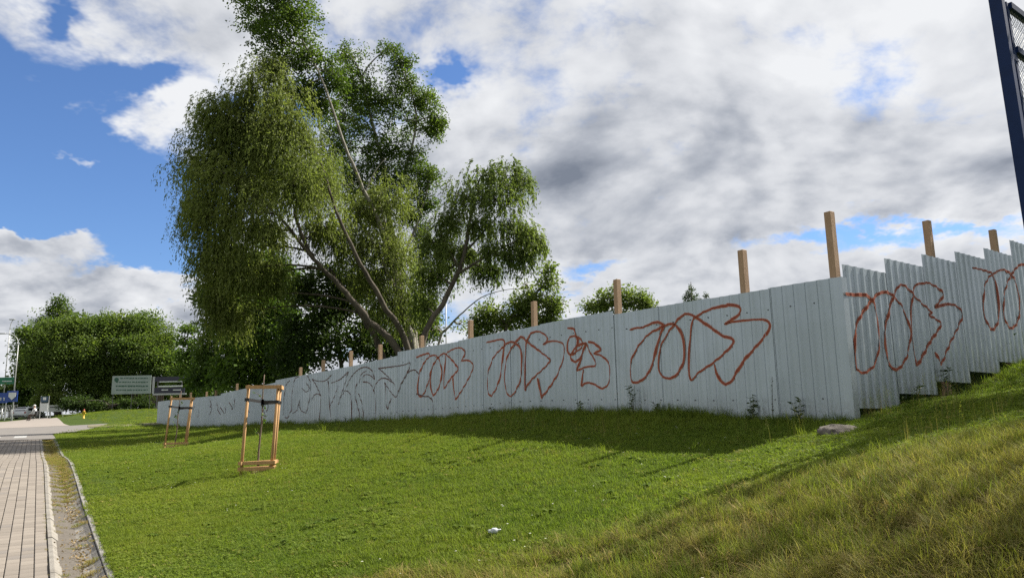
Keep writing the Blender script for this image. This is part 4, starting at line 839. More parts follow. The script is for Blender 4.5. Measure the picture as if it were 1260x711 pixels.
# tufts rooted in the gutter silt and paving joints
pick = rng.choice(len(SILT_TOP[0]), 2400); ga_, gt_ = SILT_TOP[0][pick], np.clip(SILT_TOP[1][pick]+rng.normal(.02, .04, 2400), .1, .5); pj = rng.uniform(-3, 22, 120); ga_ = np.r_[ga_, pj]; gt_ = np.r_[gt_, rng.normal(-.01, .01, 120)]
x = SA[0]+SD[0]*ga_+SN[0]*gt_; y = SA[1]+SD[1]*ga_+SN[1]*gt_; bow = np.where(gt_ > .05, -.07*np.sin(math.pi*np.clip((gt_-.05)/.46, 0, 1)), 0)
scatter('gutter_weeds', np.stack([x, y, tz(x, y)+bow-.005], -1), rng.uniform(0, 6.28, len(x)), np.r_[rng.uniform(.35, .9, 2400), rng.uniform(.2, .45, 120)], rng.integers(0, 3, len(x)), np.clip(rng.normal(.6, .3, len(x)), 0, 1), rng.uniform(0, 1, len(x)), lawn_t)

# ---------------------------------------------------------------- staked young trees on the lawn
STAKE = mat('stake_wood', (.46, .27, .115), .8, var=.6, vscale=6, bump=.3, bscale=40, var2=(.30, .17, .075), stretch=(5, 5, .7))
RUB = mat('black_strap', (.012, .012, .013), .6); SAPB = mat('sapling_bark', (.16, .115, .085), .9, var=.7, vscale=20, bump=.3)
MULCH = mat('bark_mulch', (.10, .05, .03), .95, var=.8, vscale=30, bump=1., bscale=60)
def staked(px, py, Y, H, wid, seed, lab1, lab2, leanx=.07):
    """square frame of four stakes seen corner-on, with rails at foot and head"""
    rg = np.random.default_rng(seed); g = at(px, py, Y); gz = tz1(g[0], g[1]); g[2] = gz; root = empty('tree_stake_frame', g, lab1, 'tree stakes', 'staked saplings on the lawn')
    a = R_(seed*7 % 40-8); ux = np.array([math.cos(a), math.sin(a), 0]); uy = np.array([-math.sin(a), math.cos(a), 0]); h = wid/2; up = np.array([leanx, 0, 1.])
    cs = {}
    for i, sx in enumerate((-1, 1)):
        for j, sy in enumerate((-1, 1)):
            if (i, j) == (0, 1): continue
            p = g+ux*sx*h+uy*sy*h*.9; zz_ = tz1(p[0], p[1]); q = p+up*(H+rg.normal(0, .02)); q[2] = gz+H; p[2] = zz_-.25
            m_ = MB(); m_.tube([p, p*.5+q*.5, q], [.032, .031, .029], 8); m_.build('stake', STAKE, root, True); cs[(i, j)] = (p, q)
    def pt(k, hgt): p, q = cs[k]; u = (gz+hgt-p[2])/(q[2]-p[2]); return p+(q-p)*u
    for hh, w in ((.06, .05), (.17, .045)):
        for k1, k2 in (((0, 0), (1, 0)), ((1, 0), (1, 1)), ((0, 0), (1, 1))):
            A_, B_ = pt(k1, hh), pt(k2, hh); d = unit(B_-A_); o_ = np.array([d[1], -d[0], 0])*.045
            m_ = MB(); m_.bar(A_-d*.06+o_, B_+d*.06+o_, .035, w*1.4); m_.build('rail', STAKE, root)
    for k1, k2 in (((0, 0), (1, 0)), ((1, 0), (1, 1))):
        A_, B_ = pt(k1, H-.04), pt(k2, H-.04); d = unit(B_-A_); o_ = np.array([d[1], -d[0], 0])*.047
        m_ = MB(); m_.bar(A_-d*.05+o_, B_+d*.07+o_, .032, .07); m_.build('top_rail', STAKE, root)
    c = g+ux*.02; tr = [c+up*z_*np.array([.55, 1, 1])+np.array([.01*math.sin(z_*5+seed), 0, 0]) for z_ in np.linspace(-.1, H+.22, 9)]
    sap = empty('sapling', c, lab2, 'sapling', 'saplings tied to stakes'); m_ = MB(); m_.tube(tr, np.linspace(.022, .010, 9), 8); PP = []; DD = []
    for k in range(6):
        b_ = np.array(tr[3+k % 4]); v = unit(np.array([rg.normal(), rg.normal(), 1.6])); e_ = b_+v*rg.uniform(.12, .26); m_.tube(bez(b_, (b_+e_)/2+.02, e_, 5), np.linspace(.007, .003, 5), 4, False)
        for j in range(4): PP.append(b_+(e_-b_)*rg.uniform(.5, 1)); DD.append(unit(rg.normal(size=3)))
    m_.build('trunk', SAPB, sap, True); V, F_ = leaf_cards(np.array(PP), np.array(DD), .07, .045, rg); cr = mobj('leaf', V, F_, LM, sap); fattr(cr, 'tint', np.repeat(rg.uniform(0, 1, len(PP)), 4)); cr['kind'] = 'stuff'
    for k in ((0, 0), (1, 0), (1, 1)):
        A_ = pt(k, H-.28-.05*k[0]); t_ = np.array(tr[0])+(np.array(tr[-1])-np.array(tr[0]))*((H-.33+.1)/(H+.32)); B_ = np.array([t_[0], t_[1], gz+H-.32-.03*k[1]])
        m_ = MB(); m_.bar(A_, B_, .008, .055); m_.bar(A_-np.array([0, 0, .03]), A_+np.array([0, 0, .03]), .085, .085); m_.bar(B_-np.array([0, 0, .05]), B_+np.array([0, 0, .05]), .045, .045); m_.build('strap', RUB, root)
    mm = MB(); n = 20; V = [c+np.array([0, 0, .06])]+[c+np.array([math.cos(6.283*k/n)*wid*.62*rg.uniform(.85, 1.1), math.sin(6.283*k/n)*wid*.62*rg.uniform(.85, 1.1), -.0]) for k in range(n)]
    for v in V: v[2] += tz1(v[0], v[1])-gz if v is not V[0] else 0
    mm.add(V, [(0, 1+k, 1+(k+1) % n) for k in range(n)]); o = mm.build('mulch', MULCH, None, False); tag(o, None, None, None, 'stuff')
staked(316, 577, 15.0, 1.66, .56, 3, 'larger wooden stake frame with black straps, standing alone on open grass', 'bare slim sapling strapped inside the larger stake frame', .06)
staked(214, 551.5, 24.5, 1.62, .62, 5, 'smaller looking wooden stake frame close to the far end of the fence', 'bare slim sapling inside the stake frame near the fence end', .10)

# ---------------------------------------------------------------- stone at the fence corner, litter, weeds
rg = np.random.default_rng(77); p = ground(1034, 536); bm = bmesh.new(); bmesh.ops.create_icosphere(bm, subdivisions=4, radius=1); V = np.array([v.co[:] for v in bm.verts]); FF = [tuple(v.index for v in f.verts) for f in bm.faces]; bm.free()
V = V*(1+.13*n3d(V, 5, 2.0)+.12*n3d(V, 6, 4.5)+.05*n3d(V, 9, 13.))[:, None]; V = V*np.array([.27, .21, .15]); V[:, 2] = np.where(V[:, 2] < -.06, -.06, V[:, 2])
ca, sa_ = math.cos(.5), math.sin(.5); V = np.stack([V[:, 0]*ca-V[:, 1]*sa_, V[:, 0]*sa_+V[:, 1]*ca, V[:, 2]], -1)
o = mobj('concrete_lump', V+np.array([p[0], p[1]+.05, tz1(p[0], p[1]+.05)-.02]), FF, mat('rough_concrete', (.15, .13, .112), .95, var=.8, vscale=9, bump=1., bscale=30, var2=(.06, .05, .04)), None, True); tag(o, 'rough grey lump of concrete at the foot of the fence corner', 'concrete')
p = ground(611, 662); m_ = MB(); nn = 12; prof_ = [(.028, 0), (.034, .02), (.033, .10), (.036, .13), (.030, .16), (.016, .20), (.012, .22)]
lit = empty('plastic_bottle', p, 'crushed clear plastic bottle lying on the lawn', 'litter'); m_.lathe((0, 0, 0), [(r_, h) for r_, h in prof_], nn, (1, .25, .12)); V = np.array(m_.v); V[:, 2] *= .8; V += .008*np.stack([n3d(V*30, k, 1.) for k in range(3)], -1); V *= .6; V += p+np.array([-.08, 0, .05])
PLM = bpy.data.materials.new('clear_plastic'); PLM.use_nodes = True; b = PLM.node_tree.nodes['Principled BSDF']; b.inputs['Base Color'].default_value = (.82, .86, .9, 1); b.inputs['Roughness'].default_value = .15; b.inputs['Transmission Weight'].default_value = .55; b.inputs['IOR'].default_value = 1.2
mobj('bottle_body', V, m_.f, PLM, lit, True); m_ = MB(); m_.box(p+np.array([-.02, .01, .055]), (.06, .045, .05), None, .010); mobj('wrapper', np.array(m_.v), m_.f, mat('bottle_label', (.55, .58, .62), .4, var=.6, vscale=30, var2=(.25, .28, .33)), lit, True)
WEED = leafmat('weed_leaf', (.035, .058, .018), (.075, .105, .035), .3); WSTEM = mat('weed_stem', (.07, .08, .03), .8)
def weed(px, py, h, seed, lab, brown=False, out=.12, wing=False):
    rg = np.random.default_rng(seed); s, _ = (onW if wing else onF)(px, py); P = FC+(WD*s+WN*out if wing else FD*s+FN*out); P[2] = tz1(P[0], P[1]); root = empty('weed_plant', P, lab, 'weed', 'tall weeds along the fence foot'); m_ = MB(); PP = []; DD = []
    for k in range(1 if brown else 3):
        a = rg.uniform(0, 6.28); e_ = P+np.array([math.cos(a)*.06, math.sin(a)*.06, h*rg.uniform(.7, 1)]); pts = bez(P-np.array([0, 0, .03]), (P+e_)/2+rg.normal(0, .02, 3), e_, 8); m_.tube(pts, np.linspace(.006, .003, 8), 5, False)
        for j in range(int(34*h)):
            u = rg.uniform(.1, 1); q = pts[0]+(pts[-1]-pts[0])*u; v = rg.uniform(0, 6.28); PP.append(q); DD.append(unit(np.array([math.cos(v), math.sin(v), rg.uniform(-.1, .6)])))
    m_.build('stem', WSTEM if not brown else BARK, root, True); V, F_ = leaf_cards(np.array(PP), np.array(DD), .085 if not brown else .025, .026 if not brown else .02, rg); cr = mobj('leaf', V, F_, WEED if not brown else LD, root); cr['kind'] = 'stuff'; fattr(cr, 'tint', np.repeat(rg.uniform(0, 1, len(PP)), 4))
weed(785, 508, .50, 1, 'leafy weed below the left loop of the largest red tag'); weed(816, 512, .22, 2, 'small weed at the sheet seam right of a taller leafy weed')
weed(932, 514, .42, 3, 'feathery weed below the bare clean sheets'); weed(988, 514, .40, 4, 'leafy weed closest to the fence corner'); weed(957, 512, .70, 5, 'thin dry brown weed stalk between two leafy weeds', True)
weed(722, 508, .25, 6, 'low bushy weed below the small red tag'); weed(612, 511, .2, 7, 'low weed beneath the second red tag'); weed(1157, 482, .48, 12, 'leafy weed hiding a gap under the climbing fence sheets', wing=True, out=.1); weed(1120, 498, .28, 13, 'low weed under the first climbing fence sheet', wing=True, out=.1)
weed(431, 520, .25, 8, 'low weed below the black tags')

# ---------------------------------------------------------------- blue gate at the right
BLUE = mat('navy_paint', (.006, .022, .085), .55, var=.5, vscale=8, bump=.08, bscale=30, var2=(.004, .015, .06), spec=.2)
WIRE = mat('galvanised_wire', (.16, .17, .18), .5, .5)
gp = at(1227, 0, 8.5); gb = np.array([gp[0], gp[1], tz1(gp[0], gp[1])]); gate = empty('ball_net_gate', gb, 'dark blue steel gate post with chain link panel on the bank', 'gate')
fr_ = np.array([.67, -.74, 0]); fl_ = np.array([.74, .67, 0]); fr_ /= np.linalg.norm(fr_); fl_ = np.array([-fr_[1], fr_[0], 0])      # fr_ = sunny face normal, fl_ = across
# posts lean as they do in the photograph: a little to the left at the top
def gpost(off_, w, ztop, name, zb=-.3):
    b_ = gb+off_+np.array([.05, 0, 0]); a_ = np.array([b_[0], b_[1], gb[2]+zb]); t_ = a_.copy(); t_[2] = ztop; t_[0] -= (ztop-gb[2])*.012
    m_ = MB(); d = unit(t_-a_); x = unit(fr_-d*(fr_@d)); y = np.cross(d, x); m_.box((a_+t_)/2, (w, w, np.linalg.norm(t_-a_)), (x, y, d), .004); m_.build(name, BLUE, gate); return a_, t_
gpost(np.zeros(3), .138, gb[2]+7.4, 'main_post')
hr = np.array([.80, .60, 0])
ztop2 = at(1246, 14, 8.8)[2]; a2, t2 = gpost(hr*.21, .09, ztop2, 'hinge_stile'); a3, t3 = gpost(hr*2.8, .09, ztop2, 'lock_stile'); a4, t4 = gpost(hr*3.05, .138, gb[2]+7.4, 'main_post')
for zr in (ztop2-.03, at(1252, 70, 8.8)[2], gb[2]+.25):
    m_ = MB(); q = a2.copy(); q[2] = zr; r2 = a3.copy(); r2[2] = zr; m_.bar(q, r2, .08, .08); m_.build('rail', BLUE, gate)
for zr in (at(1246, 76, 8.65)[2], gb[2]+.6):
    m_ = MB(); q = gb+np.array([.05, 0, 0]); q[2] = zr; m_.bar(q, q+hr*.2, .05, .07); m_.tube([q+hr*.1-np.array([0, 0, .09]), q+hr*.1+np.array([0, 0, .09])], .026, 8); m_.build('hinge', BLUE, gate)
m_ = MB(); Wg = 2.55; Hg = ztop2-gb[2]-.3; st_ = .085
k = -int(Hg/st_)
while k*st_ < Wg:
    for sg in (1, -1):
        u0, v0 = k*st_, 0.; pts = []
        lo = max(0, -u0); hi = min(Hg, Wg-u0)
        if hi > lo:
            for vv in (lo, hi):
                u = u0+vv; u = u if sg == 1 else Wg-u; q = a2+hr*u; q[2] = gb[2]+.28+vv; pts.append(q)
            m_.tube(pts, .003, 4, False)
    k += 1
m_.build('chain_link', WIRE, gate)

# ---------------------------------------------------------------- far corner: signs, lamps, banners, car, person
GALV = mat('galvanised_pole', (.38, .39, .39), .5, .3, var=.3); SIGNW = mat('sign_white', (.62, .64, .64), .5, var=.3, vscale=3); SBLUE = mat('sign_blue', (.02, .06, .28), .4); SGREEN = mat('sign_green', (.01, .16, .075), .4); DKM = mat('dark_metal', (.03, .03, .035), .5)
BANW = mat('banner_white', (.27, .32, .30), .7, var=.4, vscale=2., var2=(.16, .21, .19)); BANG = mat('banner_print_green', (.03, .09, .06), .7); BAND = mat('billboard_navy', (.012, .013, .032), .4); DWOOD = mat('old_board', (.075, .052, .038), .9, var=.6, vscale=4)
RT = np.array([1., 0, 0]); UP = np.array([0, 0, 1.])
def rect(m_, x0, y0, x1, y1, Y, d=.03, back=0.):
    a, b_ = at(x0, y0, Y), at(x1, y1, Y); c = (a+b_)/2; c[1] += back; m_.box(c, (abs(b_[0]-a[0]), d, abs(a[2]-b_[2])))
def part(name, m, parent, x0, y0, x1, y1, Y, d=.03, back=0.):
    m_ = MB(); rect(m_, x0, y0, x1, y1, Y, d, back); return m_.build(name, m, parent)
def gpole(parent, px, py, Y, z1, r_=.05, name='pole', m=GALV):
    p = at(px, py, Y); z0 = tz1(p[0], p[1]); m_ = MB(); m_.tube([(p[0], p[1], z0-.3), (p[0], p[1], z1)], r_, 8); return m_.build(name, m, parent), (p[0], p[1], z0)
def thing(name, px, Y, lab, cat, group=None):
    p = at(px, 510, Y); p[2] = tz1(p[0], p[1]); return empty(name, p, lab, cat, group)
# white banner with green print
bn = thing('banner', 161, 82, 'white banner printed with green lines, hung before the far trees', 'banner')
part('sheet', BANW, bn, 138.5, 462.5, 185, 484, 82); pr = np.random.default_rng(4)
for row, y in enumerate((464.6, 469.3, 474, 479)):
    x = 148 if row == 0 else 143
    m_ = MB()
    while x < 181:
        w = pr.uniform(1.4, 3.6); hh = 1.1 if row != 2 else 1.6; rect(m_, x, y, min(x+w, 182), y+hh+pr.uniform(-.2, .3), 82, .012, -.028); x += w+pr.uniform(.5, 1.3)
    o = m_.build('lettering', BANG, bn); o['kind'] = 'stuff'
m_ = MB(); m_.lathe(at(143.5, 467, 82)+np.array([0, -.04, 0]), [(.22, -.008), (.24, 0), (.22, .008)], 12, (0, 1, 0)); m_.build('emblem', BANG, bn)
for px in (139, 162, 184.5): gpole(bn, px, 485, 82.1, at(px, 462, 82)[2], .03, m=DKM)
bb = thing('billboard', 208, 78, 'dark navy billboard with pale strips on posts beside the white banner', 'billboard')
part('panel', BAND, bb, 190, 477, 227, 483.6, 78, .05); part('panel', BAND, bb, 191, 463.6, 226, 468.4, 78, .05); part('frame', GALV, bb, 188, 484, 229, 485.2, 78, .07); part('frame', GALV, bb, 188.2, 463.4, 189.6, 483.9, 78, .07); part('strip', SIGNW, bb, 196, 468.8, 224, 469.6, 78, .05); part('strip', SIGNW, bb, 195, 474.4, 224, 475.5, 78, .05)
for x0, x1 in ((199, 207), (213, 223)): part('lettering', SIGNW, bb, x0, 479, x1, 480, 78, .02, -.04)
for px in (193, 223): gpole(bb, px, 486, 78.1, at(px, 463, 78)[2], .06, m=DKM)
pf_ = thing('board_fence', 188, 86, 'old dark upright board fence below the billboards', 'fence')
for k in range(20):
    x = 177+k*1.25; a = at(x, 486+pr.uniform(-.8, .8), 86); z0 = tz1(a[0], a[1]); m_ = MB(); m_.box((a[0], a[1], (a[2]+z0)/2-.05), (.10, .03, a[2]-z0+.1)); m_.build('board', DWOOD, pf_)
# hydrant
hy = thing('hydrant', 103, 66, 'yellow hydrant standing in the far lawn', 'hydrant'); c = np.array(hy.location); YEL = mat('hydrant_yellow', (.55, .38, .02), .5, var=.4, vscale=10)
m_ = MB(); m_.lathe(c, [(.11, -.05), (.11, .04), (.075, .06), (.075, .55), (.10, .57), (.10, .63), (.085, .66)], 14); m_.build('barrel', YEL, hy, True); m_ = MB(); m_.lathe(c, [(.085, .66), (.08, .72), (.05, .77), (.03, .79), (.03, .82)], 12); m_.build('cap', mat('hydrant_red', (.3, .04, .02), .5), hy, True)
for sg in (-1, 1): m_ = MB(); m_.lathe(c+np.array([0, 0, .46]), [(.05, .05), (.05, .13), (.06, .13), (.06, .16)], 10, (sg, 0, 0)); m_.build('outlet', YEL, hy, True)
# notice board and grey direction sign
nb = thing('notice_board', 54, 80, 'white notice board with blue emblem on two slim legs', 'sign')
part('panel', SIGNW, nb, 49.5, 496, 58.4, 506, 80, .05); part('emblem_plate', mat('board_blue', (.03, .07, .12), .4), nb, 51, 487.6, 58.8, 494.4, 80, .05); part('emblem', SIGNW, nb, 53.4, 488.6, 57, 491.8, 80, .02, -.04)
for px in (49.2, 59): gpole(nb, px, 506, 80.05, at(px, 487, 80)[2], .035)
gs = thing('direction_sign', 70, 86, 'long grey name board low before the hedge', 'sign'); part('panel', mat('board_grey', (.36, .37, .36), .6, var=.2), gs, 60.5, 498.2, 79, 506, 86, .05)
m_ = MB(); x = 62
while x < 73: w = pr.uniform(1, 2.2); rect(m_, x, 500, x+w, 501.4, 86, .012, -.035); x += w+.5
m_.build('lettering', DKM, gs)['kind'] = 'stuff'
for px in (62, 77.5): gpole(gs, px, 506, 86.05, at(px, 499, 86)[2], .035)
# lamp posts
def lamp(px, Y, top_px, arm, lab):
    p = at(px, 515, Y); z0 = tz1(p[0], p[1]); root = empty('street_lamp', (p[0], p[1], z0), lab, 'street lamp', 'street lamps along the road'); ztop = at(px, top_px, Y)[2]; m_ = MB()
    m_.tube([(p[0], p[1], z0-.2), (p[0], p[1], z0+1.3)], .10, 10); m_.tube([(p[0], p[1], z0+1.2), (p[0], p[1], z0+(ztop-z0)*.6), (p[0], p[1], ztop-1.2)], [.075, .06, .05], 8); m_.build('pole', GALV, root, True)
    m_ = MB(); m_.tube(bez(np.array([p[0], p[1], ztop-1.25]), np.array([p[0], p[1], ztop+.1]), np.array([p[0]-arm, p[1], ztop+.2]), 8), .04, 8); m_.build('arm', GALV, root, True)
    e_ = np.array([p[0]-arm-.3, p[1], ztop+.19]); m_ = MB(); m_.box(e_, (.75, .26, .12), None, .03); m_.build('lamp_head', mat('lamp_grey', (.30, .31, .32), .4, .4), root, True)
lamp(14, 88, 412, 1.7, 'grey street lamp with arm curving left by the blue shield sign'); lamp(1.5, 100, 395, -.5, 'taller street lamp standing behind the green road sign')
p = at(549, 432, 46); z0 = tz1(p[0], p[1]); root = empty('street_lamp', (p[0], p[1], z0), 'slim lamp post glimpsed behind the forked willow trunk', 'street lamp', 'street lamps along the road'); m_ = MB(); zt = at(549, 348, 46)[2]; m_.tube([(p[0], p[1], z0-.2), (p[0], p[1], zt)], [.045, .03], 8); m_.build('pole', GALV, root, True); m_ = MB(); m_.box((p[0], p[1], zt+.06), (.5, .28, .14), None, .03); m_.build('lamp_head', mat('lamp_grey', (.3, .31, .32)), root, True)
# signs on the left edge
g1 = thing('road_sign', 8, 96, 'green overhead direction sign with thin white line', 'sign'); part('panel', SGREEN, g1, -14, 464.5, 17, 472.4, 96, .08); part('lettering', SIGNW, g1, 3, 468.4, 15, 469.2, 96, .02, -.06)
for px in (-10, 15.6): gpole(g1, px, 505, 96.2, at(px, 462, 96)[2], .07)
g2 = thing('shield_sign', 15, 87, 'blue square sign with white shield emblem on the lamp post', 'sign'); part('panel', SBLUE, g2, 9.2, 480.8, 21, 494, 86.8, .05)
m_ = MB(); a = at(15, 486.5, 86.7); m_.add([a+np.array(v) for v in ((-.42, -.02, .35), (.42, -.02, .35), (.42, -.02, -.12), (0, -.02, -.5), (-.42, -.02, -.12), (-.42, .0, .35), (.42, .0, .35), (.42, .0, -.12), (0, .0, -.5), (-.42, .0, -.12))], [(0, 4, 3, 2, 1), (5, 6, 7, 8, 9), (0, 1, 6, 5), (1, 2, 7, 6), (2, 3, 8, 7), (3, 4, 9, 8), (4, 0, 5, 9)]); m_.build('emblem', SIGNW, g2); gpole(g2, 15.8, 505, 86.95, at(15, 480, 87)[2], .04)
g3 = thing('town_sign', 2, 90, 'long blue sign with white letters cut by the picture edge', 'sign'); part('panel', SBLUE, g3, -16, 483.5, 8.6, 495.5, 90, .05)
for x0 in (-8, -3.5, 1, 5): part('letter', SIGNW, g3, x0, 489, x0+.7, 492.5, 90, .02, -.04); part('letter', SIGNW, g3, x0-.8, 489, x0+1.5, 489.8, 90, .02, -.05)
for px in (-13, 6.5): gpole(g3, px, 505, 90.1, at(px, 483, 90)[2], .05)
rl = thing('railing', 5, 98, 'pale metal railing along the far side of the road', 'railing'); 
for k in range(24):
    x = -22+k*1.9; a = at(x, 496, 98); z0 = tz1(a[0], a[1]); m_ = MB(); m_.bar((a[0], a[1], z0-.1), (a[0], a[1], z0+1.7), .05); m_.build('bar', GALV, rl)
for hh in (.25, 1.65):
    a, b_ = at(-22, 496, 98), at(22, 496, 98); m_ = MB(); m_.bar((a[0], a[1]-.06, tz1(a[0], a[1])+hh), (b_[0], b_[1]-.06, tz1(b_[0], b_[1])+hh), .05); m_.build('rail', GALV, rl)
# parked white car, seen from behind
p = at(23, 512, 92); z0 = tz1(p[0], p[1])+.05; car = empty('parked_car', (p[0], p[1], z0), 'white hatchback car parked past the signs', 'car'); CW = mat('white_car_paint', (.62, .63, .64), .25); CG = mat('car_glass', (.012, .015, .018), .08); TY = mat('tyre_rubber', (.015, .015, .016), .8); RL = mat('tail_light_red', (.30, .015, .012), .3)
def cpt(x, y, z): return np.array([p[0]+x, p[1]+y, z0+z])
def loft(secs):
    m_ = MB(); V = []; F_ = []; n = len(secs[0])
    for s in secs: V += [cpt(*q) for q in s]
    for i in range(len(secs)-1):
        for k in range(n): F_.append((i*n+k, i*n+(k+1) % n, (i+1)*n+(k+1) % n, (i+1)*n+k))
    F_ += [tuple(range(n))[::-1], tuple((len(secs)-1)*n+k for k in range(n))]; m_.add(V, F_); return m_
def csec(y, w, zl, zm, zh, wt): return [(-w*.92, y, zl), (-w, y, (zl+zm)/2), (-w*.97, y, zm), (-wt, y, zh), (wt, y, zh), (w*.97, y, zm), (w, y, (zl+zm)/2), (w*.92, y, zl)]
loft([csec(0, .80, .30, .80, .92, .74), csec(.15, .86, .22, .88, .96, .80), csec(1.2, .88, .2, .92, .98, .82), csec(2.9, .88, .2, .90, .96, .80), csec(3.8, .84, .22, .72, .82, .74), csec(4.1, .72, .32, .62, .70, .6)]).build('body', CW, car, True)
loft([csec(.18, .76, .94, 1.1, 1.15, .60), csec(.65, .76, .94, 1.2, 1.46, .58), csec(1.6, .77, .94, 1.25, 1.50, .60), csec(2.4, .76, .94, 1.2, 1.40, .58), csec(3.0, .74, .94, 1.0, 1.02, .6)]).build('cabin', CW, car, True)
m_ = MB(); m_.add([cpt(-.62, .15, 1.0), cpt(.62, .15, 1.0), cpt(.54, .50, 1.38), cpt(-.54, .50, 1.38)], [(0, 1, 2, 3)]); V = np.array(m_.v); V2 = V+np.array([0, -.03, .02]); mobj('rear_window', np.vstack([V, V2]), [(4, 5, 6, 7), (0, 3, 2, 1), (0, 1, 5, 4), (1, 2, 6, 5), (2, 3, 7, 6), (3, 0, 4, 7)], CG, car)
for sg in (-1, 1):
    m_ = MB(); m_.box(cpt(sg*.755, 1.6, 1.18), (.04, 2.1, .30), None, .01); m_.build('side_window', CG, car); m_ = MB(); m_.box(cpt(sg*.72, .03, .78), (.16, .08, .24), None, .02); m_.build('tail_light', RL, car)
    for y in (.8, 3.3):
        m_ = MB(); m_.lathe(cpt(sg*.80, y, .29), [(.20, -.1), (.29, -.09), (.30, 0), (.29, .09), (.20, .1)], 16, (1, 0, 0)); w = m_.build('wheel', TY, car, True); m_ = MB(); m_.lathe(cpt(sg*.80, y, .29), [(.19, -.105), (.19, .105)], 12, (1, 0, 0)); m_.build('rim', GALV, w)
m_ = MB(); m_.box(cpt(0, -.01, .55), (.52, .03, .12)); m_.build('number_plate', SIGNW, car); m_ = MB(); m_.box(cpt(0, .02, .38), (1.4, .1, .14), None, .03); m_.build('bumper', DKM, car)
# person sitting on a folding chair, side on, facing left
q0 = at(41, 518, 80); z0 = tz1(q0[0], q0[1])+.05; K = 1.12
def pp(x, y, z): return Vector((x*K, y*K, z*K))
chr_ = empty('folding_chair', (q0[0], q0[1], z0), 'small dark folding chair under the seated person', 'chair'); m_ = MB(); m_.box(np.array([q0[0]+.02, q0[1], z0+.44*K]), (.44*K, .44*K, .03)); m_.build('seat', DKM, chr_); m_ = MB(); m_.box(np.array([q0[0]+.26*K, q0[1], z0+.75*K]), (.03, .44*K, .34*K)); m_.build('backrest', DKM, chr_)
for sy in (-1, 1):
    for x0, x1, zt in ((-.22, .25, .86), (.26, -.2, .45)):
        m_ = MB(); m_.tube([np.array([q0[0]+x0*K, q0[1]+sy*.21*K, z0]), np.array([q0[0]+x1*K, q0[1]+sy*.21*K, z0+zt*K])], .014, 6); m_.build('leg', GALV, chr_)
me = bpy.data.meshes.new('person'); bm = bmesh.new(); lay = bm.verts.layers.skin.verify(); vs_ = {}
def sv(n, x, y, z, r_, par=None):
    v = bm.verts.new(pp(x, y, z)); v[lay].radius = (r_*K, r_*K); vs_[n] = v
    if par: bm.edges.new((vs_[par], v))
sv('pel', .06, 0, .55, .15); sv('wst', .08, 0, .72, .14, 'pel'); sv('cht', .06, 0, .95, .155, 'wst'); sv('shd', .04, 0, 1.10, .11, 'cht'); sv('nck', .02, 0, 1.18, .055, 'shd'); sv('hd1', .0, 0, 1.25, .075, 'nck'); sv('hd2', -.01, 0, 1.36, .095, 'hd1'); sv('hd3', 0, 0, 1.44, .06, 'hd2')
for n, sy in (('l', -1), ('r', 1)):
    sv('hip'+n, .02, sy*.09, .53, .10, 'pel'); sv('kn'+n, -.40, sy*.12, .55, .065, 'hip'+n); sv('an'+n, -.44, sy*.13, .10, .042, 'kn'+n); sv('to'+n, -.60, sy*.14, .04, .038, 'an'+n)
    sv('sh'+n, .04, sy*.20, 1.06, .065, 'shd'); sv('el'+n, -.02, sy*.25, .80, .048, 'sh'+n); sv('wr'+n, -.26, sy*.16, .66, .034, 'el'+n); sv('ha'+n, -.35, sy*.14, .63, .036, 'wr'+n)
vs_['pel'][lay].use_root = True; bm.to_mesh(me); bm.free()
SK = bpy.data.materials.new('person_clothes'); SK.use_nodes = True; t = NT(SK.node_tree); b = t.n['Principled BSDF']; b.inputs['Roughness'].default_value = .8; tcn = t.new('ShaderNodeTexCoord'); sp = t.new('ShaderNodeSeparateXYZ'); t.l.new(tcn.outputs['Object'], sp.inputs[0])
c = t.mix(t.m('GREATER_THAN', sp.outputs[2], .62*K), (.10, .062, .045), (.66, .66, .66)); c = t.mix(t.m('GREATER_THAN', sp.outputs[2], 1.16*K), c, (.40, .24, .17)); c = t.mix(t.m('LESS_THAN', sp.outputs[2], .09*K), c, (.02, .018, .016)); t.l.new(c, b.inputs['Base Color'])
me.materials.append(SK); per = link('person', me, None, (q0[0], q0[1], z0)); tag(per, 'person in white shirt, pale cap and brown trousers sitting side on', 'person'); sm_ = per.modifiers.new('skin', 'SKIN'); sm_.use_smooth_shade = True; ss_ = per.modifiers.new('sub', 'SUBSURF'); ss_.levels = 1; ss_.render_levels = 2
m_ = MB(); hc = np.array([q0[0]-.01*K, q0[1], z0+1.40*K]); m_.lathe(hc, [(.118*K, 0), (.115*K, .05*K), (.08*K, .10*K), (.02*K, .12*K)], 14); m_.box(hc+np.array([-.15*K, 0, .012]), (.12*K, .15*K, .014)); m_.build('cap', mat('cap_cloth', (.6, .6, .58), .8), per)

# dark leaves added behind the climbing fence, standing in for shade under its sheets
rg = np.random.default_rng(91); n = 9000; sN = rg.uniform(.3, 11, n); dN = rg.uniform(.06, 1.1, n); Pn = FC+WD*sN[:, None]-WN*dN[:, None]; Pn[:, 2] = tz(Pn[:, 0], Pn[:, 1])+rg.uniform(0, 1, n)**1.2*.75
V, F_ = leaf_cards(Pn, unit(rg.normal(size=(n, 3))+np.array([0, 0, -.2])), .10, .05, rg); o = mobj('gap_shade_nettles', V, F_, LD); o['kind'] = 'stuff'; fattr(o, 'tint', np.repeat(rg.uniform(0, 1, n), 4))

